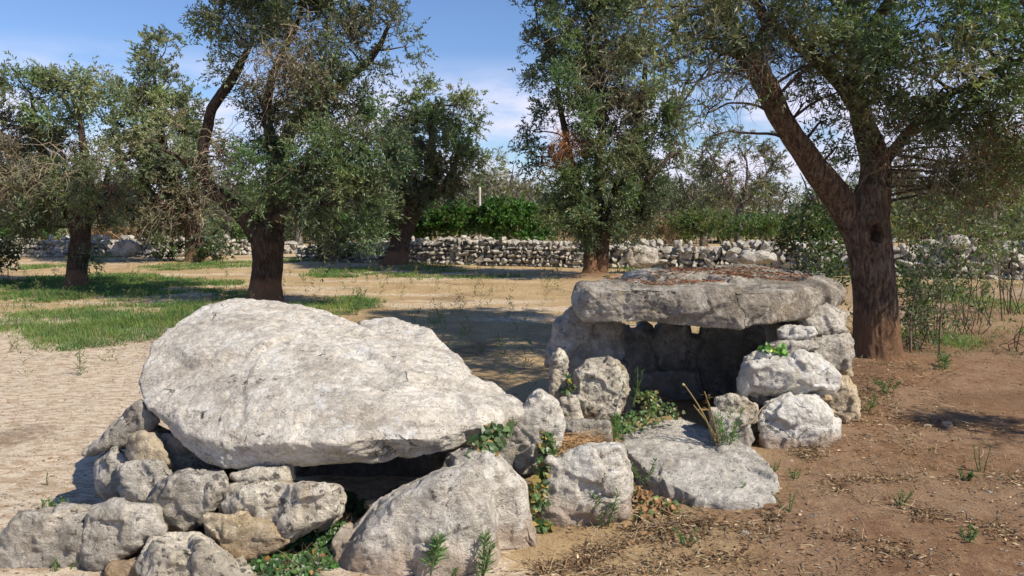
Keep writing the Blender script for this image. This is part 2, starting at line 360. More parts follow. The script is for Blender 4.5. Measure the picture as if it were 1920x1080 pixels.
# ------------------------------------------------------------------ ground
SL = {}
def gz(x, y):
    x = np.atleast_1d(np.asarray(x, float)); y = np.atleast_1d(np.asarray(y, float))
    p = np.stack([x, y, x * 0], 1)
    z = 0.035 * fbm(p * 0.45, 3, 3) + 0.014 * fbm(p * 2.3, 3, 9) * sstep(80, 20, y)
    for cx, cy, rr, h in MOUNDS: z = z + h * np.exp(-((x - cx) ** 2 + (y - cy) ** 2) / (rr * rr))
    return z
MOUNDS = [(3.85, 8.3, 0.9, 0.10), (-4.35, 14.0, 0.8, 0.06), (-3.35, 23.6, 0.7, 0.12), (2.1, 19.5, 0.8, 0.14), (1.2, 5.9, 0.9, 0.05), (-3.2, 9.0, 0.8, 0.03)]
def gzs(x, y): return float(gz(x, y)[0])
def ground():
    th = np.concatenate([np.linspace(-180, -48, 60, endpoint=False), np.linspace(-48, 48, 520, endpoint=False), np.linspace(48, 180, 60, endpoint=False)])
    r = np.concatenate([[0.25, 0.8, 1.4, 1.9], np.geomspace(2.3, 45, 560), np.geomspace(47, 900, 50)])
    T, Rr = np.meshgrid(np.radians(th), r)
    X = (Rr * np.sin(T)).ravel(); Y = (Rr * np.cos(T)).ravel()
    Z = gz(X, Y); p = np.stack([X, Y, X * 0], 1)
    near = sstep(30, 8, np.abs(Y))
    Z = Z + near * (0.0035 * fbm(p * 9, 3, 21) * (1 + 1.2 * sstep(-.5, 1, X)) + 0.003 * np.maximum(0, fbm(p * 24, 2, 33)))
    Z = Z + 0.10 * sstep(4, 20, Rr.ravel() / 30) * 0
    n = len(th); m = len(r)
    i = np.arange(m - 1)[:, None] * n; j = np.arange(n)[None, :]; j2 = (j + 1) % n
    f = np.stack([i + j, i + j2, i + n + j2, i + n + j], -1).reshape(-1, 4)[:, ::-1]
    tri = np.stack([np.full(n, m * n), j2[0], j[0]], 1)[:, ::-1]
    X = np.append(X, 0); Y = np.append(Y, 0); Z = np.append(Z, Z[0]); p = np.stack([X, Y, X * 0], 1)
    # R: red soil, G: pale dusty path, B: dark humus
    wob = fbm(p * 0.55, 4, 40)
    red = sstep(-0.2, 2.2, X - 0.5 + wob * 1.3) * sstep(13, 8.5, Y + wob * 2.0)
    red = np.maximum(red, 0.9 * np.exp(-((X - 2.1) ** 2 + (Y - 19.4) ** 2) / 0.9))
    red = np.maximum(red, 0.6 * sstep(4.5, 6.5, X + wob) * sstep(24, 14, Y))
    pale = sstep(0.4, -1.0, X + 0.2 * Y - 1.2 + wob * 0.8) * sstep(11.5, 9.0, Y + wob * 2) + 0.55 * sstep(-0.2, 0.35, fbm(p * np.array([0.5, 1.6, 1]), 4, 55)) * sstep(9, 12, Y)
    tr = np.exp(-((X + 4.6 + 0.1 * Y) ** 2) / 0.5)
    pale = np.clip(pale, 0, 1)
    dark = sstep(0.15, 0.5, fbm(p * 0.9, 4, 70)) * 0.6
    col = np.stack([red, pale, dark], 1)
    me = mesh_np('ground', np.stack([X, Y, Z], 1), [f, tri], col, True)
    m_, nt = mat_new('dry_earth'); s = NT(nt)
    at = s.n('ShaderNodeAttribute'); at.attribute_name = 'col'; sx = s.n('ShaderNodeSeparateColor'); s.l(at.outputs['Color'], sx.inputs[0])
    tcn = s.n('ShaderNodeTexCoord'); v = tcn.outputs['Object']
    mpn = s.n('ShaderNodeMapping'); mpn.inputs['Scale'].default_value = (0.75, 1.5, 1); mpn.inputs['Rotation'].default_value = (0, 0, R(-8)); s.l(v, mpn.inputs[0]); vf = mpn.outputs[0]
    n1 = s.noise(v, 1.1, 8, 0.62, 0.4); n2 = s.noise(v, 9, 8, 0.68, 0.3); n3 = s.noise(v, 60, 6, 0.7); nf = s.noise(vf, 11, 10, 0.75, 0.3); n4 = s.noise(v, 260, 3, 0.6)
    base = s.mix(s.rng(n1, 0.35, 0.65), (0.38, 0.27, 0.145), (0.50, 0.37, 0.205))
    pale_c = s.mix(s.rng(nf, 0.40, 0.58), (0.42, 0.31, 0.21), (0.68, 0.58, 0.45))
    redc = s.mix(s.rng(n2, 0.35, 0.65), (0.165, 0.088, 0.047), (0.27, 0.165, 0.093))
    redc = s.mix(s.math('MULTIPLY', s.rng(n1, 0.42, 0.62), 0.5), redc, (0.32, 0.225, 0.145))
    pm = s.rng(s.math('ADD', sx.outputs[1], s.math('MULTIPLY', s.math('SUBTRACT', nf, 0.5), 1.6)), 0.3, 0.7)
    rm = s.rng(s.math('ADD', sx.outputs[0], s.math('MULTIPLY', s.math('SUBTRACT', n2, 0.5), 0.8)), 0.25, 0.75)
    col = s.mix(pm, base, pale_c); col = s.mix(rm, col, redc)
    dm = s.rng(s.math('ADD', sx.outputs[2], s.math('MULTIPLY', s.math('SUBTRACT', n2, 0.5), 1.2)), 0.3, 0.75)
    col = s.mix(s.math('MULTIPLY', dm, 0.6), col, (0.14, 0.08, 0.045))
    col = s.mix(s.math('MULTIPLY', s.rng(n3, 0.50, 0.66), 0.6), col, (0.13, 0.08, 0.05))
    col = s.mix(s.math('MULTIPLY', s.rng(n3, 0.44, 0.32), 0.5), col, (0.52, 0.40, 0.28))
    col = s.mix(s.math('MULTIPLY', s.rng(n4, 0.55, 0.72), 0.35), col, (0.50, 0.42, 0.33))
    b = s.math('ADD', s.math('MULTIPLY', n2, 0.7), s.math('ADD', s.math('MULTIPLY', n3, 0.6), s.math('ADD', s.math('MULTIPLY', nf, 0.15), s.math('MULTIPLY', n4, 0.2))))
    s.finish(col, 0.97, b, 0.8, 0.03, 0.08)
    tag(obj('ground', me, m_), kind='structure')
ground()

# ------------------------------------------------------------------ rocks
def rock_mesh(sets, voxel, smooth, name, seed, rough=1.0, size=None, strat=0.0, extra=None):
    bm = bmesh.new()
    for pts in sets:
        b2 = bmesh.new()
        for q in pts: b2.verts.new(q)
        r = bmesh.ops.convex_hull(b2, input=b2.verts)
        kill = [g for g in r['geom_interior'] if isinstance(g, bmesh.types.BMVert)] + [g for g in r['geom_unused'] if isinstance(g, bmesh.types.BMVert)]
        bmesh.ops.delete(b2, geom=list(set(kill)), context='VERTS')
        tmp = bpy.data.meshes.new('t'); b2.to_mesh(tmp); b2.free(); bm.from_mesh(tmp); bpy.data.meshes.remove(tmp)
    bmesh.ops.recalc_face_normals(bm, faces=bm.faces)
    me = bpy.data.meshes.new('t'); bm.to_mesh(me); bm.free()
    o = bpy.data.objects.new('t', me); COL.objects.link(o)
    md = o.modifiers.new('r', 'REMESH'); md.mode = 'VOXEL'; md.voxel_size = voxel
    ms = o.modifiers.new('s', 'SMOOTH'); ms.factor = 0.5; ms.iterations = smooth
    dg = bpy.context.evaluated_depsgraph_get(); ev = o.evaluated_get(dg); m2 = ev.to_mesh()
    nv = len(m2.vertices); v = np.empty(nv * 3, np.float32); m2.vertices.foreach_get('co', v); v = v.reshape(-1, 3).astype(float)
    nr = np.empty(nv * 3, np.float32); m2.vertex_normals.foreach_get('vector', nr); nr = nr.reshape(-1, 3).astype(float)
    lt = np.empty(len(m2.polygons), np.int32); m2.polygons.foreach_get('loop_total', lt)
    li = np.empty(len(m2.loops), np.int32); m2.loops.foreach_get('vertex_index', li)
    fs = []; st = np.concatenate([[0], np.cumsum(lt)[:-1]])
    for k in np.unique(lt): fs.append(np.stack([li[st[lt == k] + a] for a in range(k)], 1))
    ev.to_mesh_clear(); bpy.data.objects.remove(o); bpy.data.meshes.remove(me)
    ext = v.max(0) - v.min(0); s = size or float(np.sort(ext)[1])
    q = v + seed * 3.17
    # broad facets, chipped planes, pitting
    wq = q + 0.05 * s * np.stack([fbm(q * (3.5 / s) + k * 9, 3, seed + k) for k in range(3)], 1)
    d = s * 0.075 * rough * fbm(q * (1.5 / s), 3, seed)
    f1, e1 = facets(wq * (2.6 / s), seed + 3); f2, e2 = facets(wq * (7.5 / s) + 5, seed + 6)
    d += s * 0.085 * rough * f1 + s * 0.022 * rough * f2
    d += 0.0065 * rough * fbm(q * 13, 4, seed + 8, 0.6, True) + 0.0042 * fbm(q * 42, 3, seed + 11)
    d -= 0.010 * sstep(0.36, 0.62, fbm(q * 8.5, 3, seed + 15)) + 0.006 * sstep(0.32, 0.55, fbm(q * 26, 2, seed + 19))
    if strat:
        qq = q + 0.05 * np.stack([fbm(q * 3, 3, 5)] * 3, 1)
        d += strat * (fbm(qq * np.array([2, 3, 26]), 3, seed + 20, 0.55, True))
    v = v + nr * d[:, None]
    if extra is not None: v = extra(v, nr)
    return v, fs
rock_no = [0]
def put_rock(sets, mat, label, voxel=0.0105, smooth=4, rough=0.85, cat='stone', name='limestone_rock', group=None, strat=0.0, extra=None, sink=0):
    rock_no[0] += 1
    v, fs = rock_mesh(sets, voxel, smooth, name, rock_no[0], rough, None, strat, extra)
    loc = np.array([v[:, 0].mean(), v[:, 1].mean(), v[:, 2].min()])
    o = obj(name, mesh_np(name, v, fs, None, True, loc), M[mat], None, loc)
    tag(o, label, cat, group)
    return o
def outline_set(ol, Yc, tf, tb, sf=0.72, sb=0.6, seed=0, top_back=0.0):
    """outline pixels (px, py[, dY]) swept to a boulder with its own depth"""
    rg = np.random.default_rng(100 + seed)
    c = np.mean([[q[0], q[1]] for q in ol], 0); pts = []
    ol = [tuple(c + (np.array(q[:2], float) - c) * 1.065) + tuple(q[2:]) for q in ol]
    for q in ol:
        dY = q[2] if len(q) > 2 else 0
        a = np.array(q[:2], float)
        pts.append(P(a[0], a[1], Yc + dY))
        m = c + (a - c) * (sf + 0.22) * rg.uniform(0.94, 1.04); pts.append(P(m[0], m[1], Yc + dY - tf * rg.uniform(0.55, 0.95)))
        m = c + (a - c) * sf * rg.uniform(0.75, 1.1); pts.append(P(m[0], m[1], Yc + dY * 0.6 - tf * rg.uniform(0.9, 1.05)))
        m = c + (a - c) * (sb + 0.28); pts.append(P(m[0], m[1], Yc + dY + tb * 0.6))
        m = c + (a - c) * sb; pts.append(P(m[0], m[1], Yc + dY + tb))
    return pts
def rock(ol, Yc, tf, tb, mat, label, **kw):
    sf = kw.pop('sf', 0.72); n = kw.pop('more', [])
    s = [outline_set(ol, Yc, tf, tb, sf, 0.6, rock_no[0])] + [outline_set(a, b, c, d, 0.7, 0.6, rock_no[0] + 50) for a, b, c, d in n]
    return put_rock(s, mat, label, **kw)

# -- the tilted capstone on the left
top = [(380,572,4.95),(440,563,5.05),(520,568,5.1),(600,583,5.1),(655,602,5.05),
       (330,603,4.8),(290,648,4.55),(264,715,4.25),(270,757,4.05),
       (300,755,4.02),(330,765,3.92),(400,775,3.82),(520,768,3.76),(650,764,3.74),(800,768,3.82),(900,772,3.98),(960,775,4.14),(345,808,3.82),(430,838,3.68),(520,832,3.60),(650,826,3.58),(790,824,3.66),(890,806,3.86),
       (985,770,4.25),(948,742,4.42),(890,697,4.6),(826,668,4.70),(560,660,4.35),(420,680,4.3),(700,700,4.2)]
bot = [(345,835,3.85),(400,868,3.78),(440,878,3.72),(520,873,3.68),(640,862,3.68),(760,858,3.75),(850,845,3.85),(930,812,4.05)]
A = [P(*q) for q in top if not (q[0] == 655)] + [P(*q) for q in bot]
for q in [(-1.9, 4.5, 0.42), (-1.5, 5.0, 0.55), (-0.9, 5.1, 0.5), (-0.4, 4.9, 0.42), (-0.1, 4.5, 0.36), (-1.0, 4.2, 0.33)]: A.append(np.array(q))
Bs = [P(*q) for q in [(676,606,5.2),(735,597,5.22),(795,612,5.15),(830,645,4.95),(892,695,4.63),(730,665,4.72),(800,705,4.42),(700,616,5.05)]] + [np.array(q) for q in [(-0.9, 4.9, 0.6), (-0.4, 4.9, 0.5), (-0.7, 4.4, 0.5)]]
A = [q for q in A]
put_rock([A, Bs], 'slab', 'huge pale tilted capstone resting on the small stone pile at left', voxel=0.0095, smooth=5, rough=0.30, cat='capstone', name='tilted_capstone', strat=0.006)

LG = 'stones piled under the tilted capstone'
rock([(160,850),(262,752),(300,790),(262,832),(222,842)], 4.15, 0.10, 0.14, 'grey', 'thin grey stone plate leaning left under the tilted capstone, pointed at its left end', group=LG, rough=0.6, smooth=4)
rock([(242,818),(268,810),(305,832),(322,872),(285,885),(236,856)], 3.98, 0.12, 0.2, 'ochre', 'small yellowish stone just below the thin grey plate at left', group=LG)
rock([(180,868),(215,845),(245,860),(240,905),(215,945),(180,925)], 4.05, 0.13, 0.2, 'grey', 'rounded grey stone at the left edge of the pile under the grey plate', group=LG)
rock([(228,878),(290,858),(322,890),(318,925),(285,948),(235,935)], 3.86, 0.13, 0.2, 'grey', 'grey speckled stone between the rounded left stone and the wide boulder of the pile', group=LG)
rock([(275,940),(300,905),(345,888),(420,882),(432,918),(400,962),(340,1006),(285,978)], 3.72, 0.16, 0.22, 'grey', 'wide grey boulder in the middle of the pile left of the lichen spotted stone', group=LG)
rock([(436,890),(470,880),(545,872),(547,902),(520,922),(470,914),(436,906)], 3.72, 0.10, 0.16, 'spot', 'small flat stone wedged right under the front lip of the tilted capstone', group=LG, smooth=6)
rock([(410,945),(440,915),(540,903),(632,918),(634,962),(600,985),(535,1014),(490,990),(420,976)], 3.64, 0.14, 0.22, 'spot', 'long pale stone with dark lichen spots beneath the small wedged stone', group=LG, smooth=6,
     more=[([(540,905),(632,916),(634,962),(590,988),(535,1014),(505,985)], 3.58, 0.12, 0.2)])
rock([(385,968),(490,975),(542,1014),(462,1060),(415,1035),(388,995)], 3.50, 0.07, 0.2, 'ochre', 'angular cream yellow stone pointing down beneath the lichen spotted stone', group=LG, smooth=5)
rock([(-30,1030),(0,1005),(50,962),(110,948),(165,955),(185,1000),(160,1085),(90,1130),(-40,1130)], 3.62, 0.2, 0.35, 'grey', 'big low grey boulder in the bottom left corner of the pile', group=LG)
rock([(142,1015),(162,962),(215,935),(292,952),(306,995),(250,1030),(175,1078),(140,1070)], 3.58, 0.18, 0.25, 'grey', 'grey weathered boulder overlapping the corner boulder at its right', group=LG)
rock([(262,1075),(290,1016),(370,1008),(430,1040),(485,1100),(400,1140),(270,1140)], 3.38, 0.16, 0.3, 'spot', 'broad pale stone at the bottom edge right of the two grey corner boulders', group=LG)
rock([(182,1085),(215,1052),(266,1045),(275,1090),(230,1120),(185,1115)], 3.42, 0.12, 0.2, 'ochre', 'small yellow brown stone low between corner boulder and broad bottom stone', group=LG)
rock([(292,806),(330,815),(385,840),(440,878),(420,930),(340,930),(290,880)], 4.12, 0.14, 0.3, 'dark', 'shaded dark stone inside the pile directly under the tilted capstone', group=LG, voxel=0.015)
rock([(250,900),(420,930),(520,980),(520,1060),(300,1080),(220,1000)], 4.05, 0.1, 0.5, 'dark', 'shaded dark packing stone deep inside the left pile behind the front boulders', group=LG, voxel=0.018)
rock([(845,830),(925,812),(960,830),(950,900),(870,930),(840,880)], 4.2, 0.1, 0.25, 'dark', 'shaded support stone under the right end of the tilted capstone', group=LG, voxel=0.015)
rock([(560,790),(850,780),(870,905),(560,930)], 4.85, 0.1, 0.25, 'dark', 'shaded dark support slab at the back of the hollow under the tilted capstone', group=LG, voxel=0.02)

# -- stones in front and between the two dolmens
FG = 'fallen stones between the two dolmens'
rock([(590,1110),(640,1020),(700,958),(765,915),(835,882),(885,872),(925,905),(935,980),(930,1090),(800,1140)], 3.62, 0.24, 0.3, 'front', 'largest front boulder, pale grey and wedge shaped, at the bottom centre', group=FG, rough=0.6, voxel=0.0095,
     more=[([(845,852),(880,848),(925,857),(985,905),(1000,980),(1020,1048),(965,1078),(900,1090),(870,960)], 3.78, 0.14, 0.26)], smooth=7)
rock([(948,800),(985,765),(1010,738),(1040,750),(1056,790),(1052,835),(1015,890),(975,893),(955,860)], 4.35, 0.14, 0.2, 'front', 'upright grey stone with a blunt peak standing at the right tip of the tilted capstone', group=FG, rough=0.8)
rock([(1035,862),(1095,836),(1160,838),(1176,895),(1182,975),(1150,1003),(1080,1010),(1022,1000),(1004,960),(1025,905)], 4.15, 0.17, 0.28, 'front', 'squarish pale boulder with ivy on its left, right of the largest front boulder', group=FG, rough=0.8)
rock([(1055,800),(1080,788),(1140,792),(1142,825),(1100,838),(1058,832)], 4.75, 0.12, 0.2, 'grey', 'small flat grey stone half buried behind the squarish boulder', group=FG)
fl = [P(*q) for q in [(1165,818,5.25),(1215,806,5.4),(1290,799,5.5),(1330,820,5.3),(1352,855,5.0),(1430,864,4.8),(1458,912,4.4),(1450,958,4.15),(1385,956,4.12),(1290,938,4.2),(1205,892,4.45),(1168,850,4.9)]]
fl = [q + np.array([0, 0, .045]) for q in fl]
fb = [q - np.array([0, -0.02 if q[1] > 4.8 else 0.02, 0.17 if q[1] > 4.6 else 0.06]) for q in fl]
fb += [q - np.array([0, 0, 0.25]) for q in fl]
put_rock([fl + fb], 'flat', 'large flat grey slab lying on the soil in front of the right dolmen', voxel=0.0095, smooth=5, rough=0.45, cat='slab', group=FG)
rock([(1340,745),(1380,740),(1418,760),(1415,790),(1385,792),(1345,765)], 5.15, 0.08, 0.15, 'spot', 'small pale stone tilted down left of the white boulder', group=FG, voxel=0.009)
rock([(1335,768),(1400,785),(1410,850),(1385,858),(1335,835)], 5.05, 0.08, 0.2, 'grey', 'grey broken stone low behind the tall green weed', group=FG, voxel=0.01)
rock([(1380,790),(1430,780),(1440,850),(1390,860)], 5.35, 0.06, 0.2, 'dark', 'dark narrow stone in the shade left of the white boulder', group=FG, voxel=0.012)
rock([(686,938),(715,936),(722,948),(700,956),(684,950)], 3.95, 0.04, 0.05, 'ochre', 'little ochre stone in the green ground cover under the capstone', group=FG, voxel=0.006, smooth=4)

# -- right dolmen
ct = [(1078,556,5.75),(1088,535,5.95),(1135,515,6.3),(1200,506,6.8),(1300,499,7.1),(1415,497,7.2),(1500,511,6.9),(1552,512,6.7),(1580,530,6.4),(1586,556,6.15),
      (1105,545,5.48),(1200,540,5.42),(1350,545,5.40),(1470,545,5.45),(1530,548,5.75),
      (1082,580,5.6),(1095,602,5.55),(1200,610,5.45),(1330,614,5.42),(1440,611,5.45),(1492,598,5.6),(1565,572,6.1),(1100,570,5.55),(1300,580,5.36),(1440,575,5.40)]
cb = [P(*q) for q in ct] + [np.array(q) for q in [(0.75, 6.1, 0.85), (0.9, 6.8, 0.9), (2.0, 7.0, 0.92), (2.7, 6.6, 0.95)]]
put_rock([cb], 'cap', 'thick flat weathered capstone forming the roof of the right dolmen', voxel=0.0095, smooth=5, rough=0.38, cat='capstone', name='flat_capstone', strat=0.005)
DG = 'supporting stones of the right dolmen'
rock([(1042,610),(1075,582),(1110,585),(1158,600),(1168,680),(1160,790),(1045,800),(1034,690)], 6.15, 0.16, 0.2, 'grey', 'tall shaded upright stone carrying the left end of the flat capstone', group=DG, cat='upright stone')
rock([(1036,665),(1048,655),(1064,668),(1062,720),(1052,760),(1032,755),(1030,705)], 5.6, 0.07, 0.1, 'spot', 'narrow pale stone leaning on the left foot of the right dolmen', group=DG, voxel=0.009)
rock([(1080,700),(1100,680),(1140,671),(1168,688),(1177,730),(1160,775),(1130,790),(1085,788),(1072,745)], 5.58, 0.17, 0.2, 'spot', 'round topped speckled boulder at the left of the dark chamber opening', group=DG, cat='boulder')
rock([(1052,748),(1080,742),(1090,790),(1060,800),(1048,780)], 5.2, 0.08, 0.12, 'spot', 'low stone chunk at the foot of the speckled boulder', group=DG, voxel=0.009)
rock([(1200,650),(1238,606),(1288,606),(1300,660),(1270,712),(1212,708)], 6.75, 0.15, 0.2, 'dark', 'rounded shaded dark stone in the back of the chamber', group=DG, voxel=0.015)
rock([(1194,606),(1208,601),(1224,612),(1222,650),(1198,652)], 6.9, 0.06, 0.08, 'dark', 'little shaded dark stone under the capstone at the back left of the chamber', group=DG, voxel=0.012)
rock([(1120,625),(1170,608),(1215,625),(1235,710),(1230,790),(1120,790)], 6.7, 0.12, 0.2, 'dark', 'shaded dark stone at the back left corner of the chamber', group=DG, voxel=0.018)
rock([(1200,700),(1310,690),(1330,800),(1205,800)], 6.65, 0.14, 0.2, 'dark', 'low shaded dark stone under the rounded one in the back of the chamber', group=DG, voxel=0.018)
rock([(1290,650),(1315,606),(1400,600),(1475,600),(1490,700),(1480,800),(1300,800)], 6.75, 0.1, 0.25, 'dark', 'wide shaded dark slab closing the back right of the chamber', group=DG, voxel=0.018)
rock([(1130,690),(1175,680),(1190,790),(1130,800)], 6.1, 0.2, 0.3, 'dark', 'shaded dark stone lining the left wall of the chamber', group=DG, voxel=0.018)
rock([(1440,605),(1500,600),(1540,690),(1540,800),(1440,800),(1425,700)], 6.3, 0.25, 0.3, 'dark', 'tall shaded dark upright inside the chamber behind the stacked stones', group=DG, voxel=0.018)
rock([(1495,600),(1512,578),(1545,569),(1580,588),(1583,620),(1552,630),(1520,622)], 5.85, 0.13, 0.2, 'grey', 'grey angular stone directly under the right end of the flat capstone', group=DG)
rock([(1545,568),(1568,562),(1572,582),(1555,588)], 6.1, 0.08, 0.1, 'ochre', 'tiny yellowish stone tucked under the capstone at its right end', group=DG, voxel=0.008)
rock([(1456,618),(1475,610),(1525,613),(1530,628),(1505,638),(1465,636)], 5.55, 0.10, 0.14, 'white', 'small flat cream stone high in the right stack', group=DG, voxel=0.009, smooth=5)
rock([(1438,648),(1465,638),(1520,640),(1535,652),(1500,662),(1460,660)], 5.52, 0.10, 0.16, 'grey', 'thin grey plate between the cream stone and the white block', group=DG, voxel=0.009, smooth=4)
rock([(1515,640),(1555,632),(1590,628),(1599,665),(1585,692),(1540,697),(1518,668)], 5.75, 0.13, 0.2, 'grey', 'rounded stone at the outer right of the stack beside the tree', group=DG, more=[([(1555,632),(1590,628),(1599,668),(1582,694),(1555,690)], 5.78, 0.14, 0.1)])
rock([(1396,670),(1420,655),(1452,660),(1455,680),(1430,688),(1398,684)], 5.42, 0.07, 0.10, 'white', 'little whitish stone at the left end above the white block', group=DG, voxel=0.008)
rock([(1386,712),(1398,684),(1455,680),(1500,659),(1532,668),(1570,706),(1562,733),(1500,735),(1430,736),(1395,737)], 5.38, 0.15, 0.22, 'white', 'long bright white block jutting left across the stack', group=DG, smooth=4, rough=1.0, cat='block')
rock([(1402,745),(1430,738),(1456,742),(1455,758),(1420,762)], 5.42, 0.06, 0.1, 'grey', 'thin stone flake under the left end of the white block', group=DG, voxel=0.008)
rock([(1455,735),(1540,733),(1560,750),(1450,755)], 5.6, 0.08, 0.14, 'ochre', 'thin brownish stone squeezed between white block and white boulder', group=DG, voxel=0.01)
rock([(1425,790),(1440,758),(1480,742),(1530,742),(1556,775),(1568,820),(1550,853),(1500,875),(1455,878),(1432,850)], 5.28, 0.18, 0.25, 'white', 'big bright white boulder standing on the soil at the bottom of the stack', group=DG, rough=0.8, cat='boulder')
rock([(1538,740),(1560,712),(1590,706),(1610,745),(1612,785),(1590,800),(1555,795)], 5.95, 0.18, 0.25, 'ochre', 'beige boulder behind the white one at the right foot of the stack', group=DG, cat='boulder')
rock([(1560,690),(1592,680),(1598,705),(1575,715)], 5.95, 0.1, 0.12, 'ochre', 'small beige stone on top of the beige boulder', group=DG, voxel=0.009)

# ------------------------------------------------------------------ dry stone walls
def stone_templates(k=14, sub=3):
    out = []
    for s in range(k):
        bm = bmesh.new(); bmesh.ops.create_icosphere(bm, subdivisions=sub, radius=1.0)
        v = np.array([q.co[:] for q in bm.verts]); f = np.array([[q.index for q in fc.verts] for fc in bm.faces]); bm.free()
        rg = np.random.default_rng(500 + s)
        for i in range(17):
            n = nrm(rg.normal(0, 1, 3)); c = rg.uniform(0.40, 0.72); d = v @ n
            v = v - np.maximum(0, d - c)[:, None] * n * 0.99
        v = v * (1 + 0.07 * fbm(v * 2.2 + s * 5, 2, s))[:, None]
        out.append((v, f))
    return out
TPL = stone_templates(14, 3)
def wall(name, label, line, height, size, seed, thick=0.55, messy=0.0, group='dry stone walls around the olive grove'):
    rg = np.random.default_rng(seed); line = [np.array(q[:2], float) for q in line]
    parts = []
    hs = np.array(height, float) if np.ndim(height) else np.full(len(line), height)
    for a, b, h0, h1 in zip(line[:-1], line[1:], hs[:-1], hs[1:]):
        L = np.linalg.norm(b - a); t = (b - a) / L; nn = np.array([t[1], -t[0]])
        if nn[1] > 0: nn = -nn
        z = 0.0; row = 0; hm = max(h0, h1)
        while z < hm:
            rh = size * rg.uniform(0.75, 1.1)
            for layer in (0, 1, 2):
                x = rg.uniform(-size, 0)
                while x < L:
                    w_ = size * rg.choice([0.55, 0.9, 1.2, 1.8], p=[.3, .3, .25, .15]) * (1 + messy * rg.uniform(-.4, .9))
                    hl = h0 + (h1 - h0) * np.clip(x / L, 0, 1) + rg.normal(0, size * (0.18 + messy * 0.5))
                    if z + rh * 0.4 < hl and not (layer == 1 and z + 2.2 * rh < hl):
                        c = a + t * (x + w_ / 2) - nn * (layer * thick * 0.5 + (z * 0.10) - rg.normal(0, 0.02 + 0.06 * messy))
                        v, f = TPL[rg.integers(len(TPL))]
                        an = rg.uniform(0, 6.28); ax = nrm(rg.normal(0, 1, 3)); K = np.array([[0, -ax[2], ax[1]], [ax[2], 0, -ax[0]], [-ax[1], ax[0], 0]])
                        Rm = np.eye(3) + math.sin(an) * K + (1 - math.cos(an)) * K @ K
                        v = (v @ Rm.T)
                        v = v / np.abs(v).max(0)
                        sx = w_ * rg.uniform(.54, .68); sz = rh * rg.uniform(.48, .70) * (1 + messy * rg.uniform(-.2, .8)); sy = thick * 0.33
                        v = v * np.array([sx, sy, sz])
                        ro = rg.normal(0, 0.12 + 0.4 * messy); v = np.stack([v[:, 0] * math.cos(ro) - v[:, 2] * math.sin(ro), v[:, 1], v[:, 0] * math.sin(ro) + v[:, 2] * math.cos(ro)], 1)
                        w3 = np.stack([c[0] + v[:, 0] * t[0] + v[:, 1] * nn[0], c[1] + v[:, 0] * t[1] + v[:, 1] * nn[1], z + rh / 2 + v[:, 2]], 1)
                        parts.append((w3, [f]))
                    x += w_ * 0.98
            z += rh * 0.92; row += 1
    v, fs = merge(parts)
    v[:, 2] += gz(v[:, 0], v[:, 1]) - 0.03
    loc = np.array([*line[0], 0.0])
    o = obj(name, mesh_np(name, v, fs, None, False, loc), M['wall'], None, loc); tag(o, label, 'wall', group)
    return o
def gp(px, py): q = G(px, py); return (q[0], q[1])
wall('dry_stone_wall', 'low far dry stone wall running behind the leftmost olive trees', [gp(-420, 483), gp(60, 481), gp(300, 482), gp(560, 476)], [0.6, 0.6, 0.7, 0.5], 0.19, 11, messy=0.25)
wall('dry_stone_wall', 'neatly coursed dry stone wall below the bright green bush', [gp(560, 488), gp(700, 492), gp(860, 497), gp(1110, 503)], [0.45, 0.7, 0.80, 0.72], 0.165, 12, messy=.12)
wall('dry_stone_wall', 'tumbled dry stone wall behind the flat capstone and the big olive trunk', [gp(1135, 503), gp(1400, 510), gp(1660, 520), gp(2300, 532)], [0.62, 0.78, 0.78, 0.85], 0.19, 13, messy=0.5)
def small_rock(px, py, wpx, hpx, Y, mat, label, group=None, voxel=0.02, **kw):
    ol = [(px - wpx * .5, py + hpx * .1), (px - wpx * .35, py - hpx * .4), (px + wpx * .1, py - hpx * .5), (px + wpx * .45, py - hpx * .25), (px + wpx * .5, py + hpx * .3), (px + wpx * .2, py + hpx * .5), (px - wpx * .35, py + hpx * .5)]
    t = wpx * .5 * Y / F
    return rock(ol, Y, t * 0.7, t * 0.8, mat, label, voxel=voxel, **kw)
small_rock(1203, 480, 62, 40, 21.0, 'grey', 'big grey boulder set into the tumbled wall right of the forked trunk', voxel=0.03, cat='boulder')
small_rock(1420, 482, 70, 24, 19.6, 'wall', 'wide pale flat boulder leaning against the tumbled wall above the flat capstone', voxel=0.03, cat='boulder')
small_rock(1796, 452, 42, 24, 19.2, 'wall', 'white boulder lying on top of the tumbled wall right of the big olive trunk', voxel=0.03, cat='boulder')
small_rock(236, 466, 50, 30, 27.0, 'wall', 'pale boulder against the far wall between the two left olive trunks', voxel=0.035, cat='boulder')

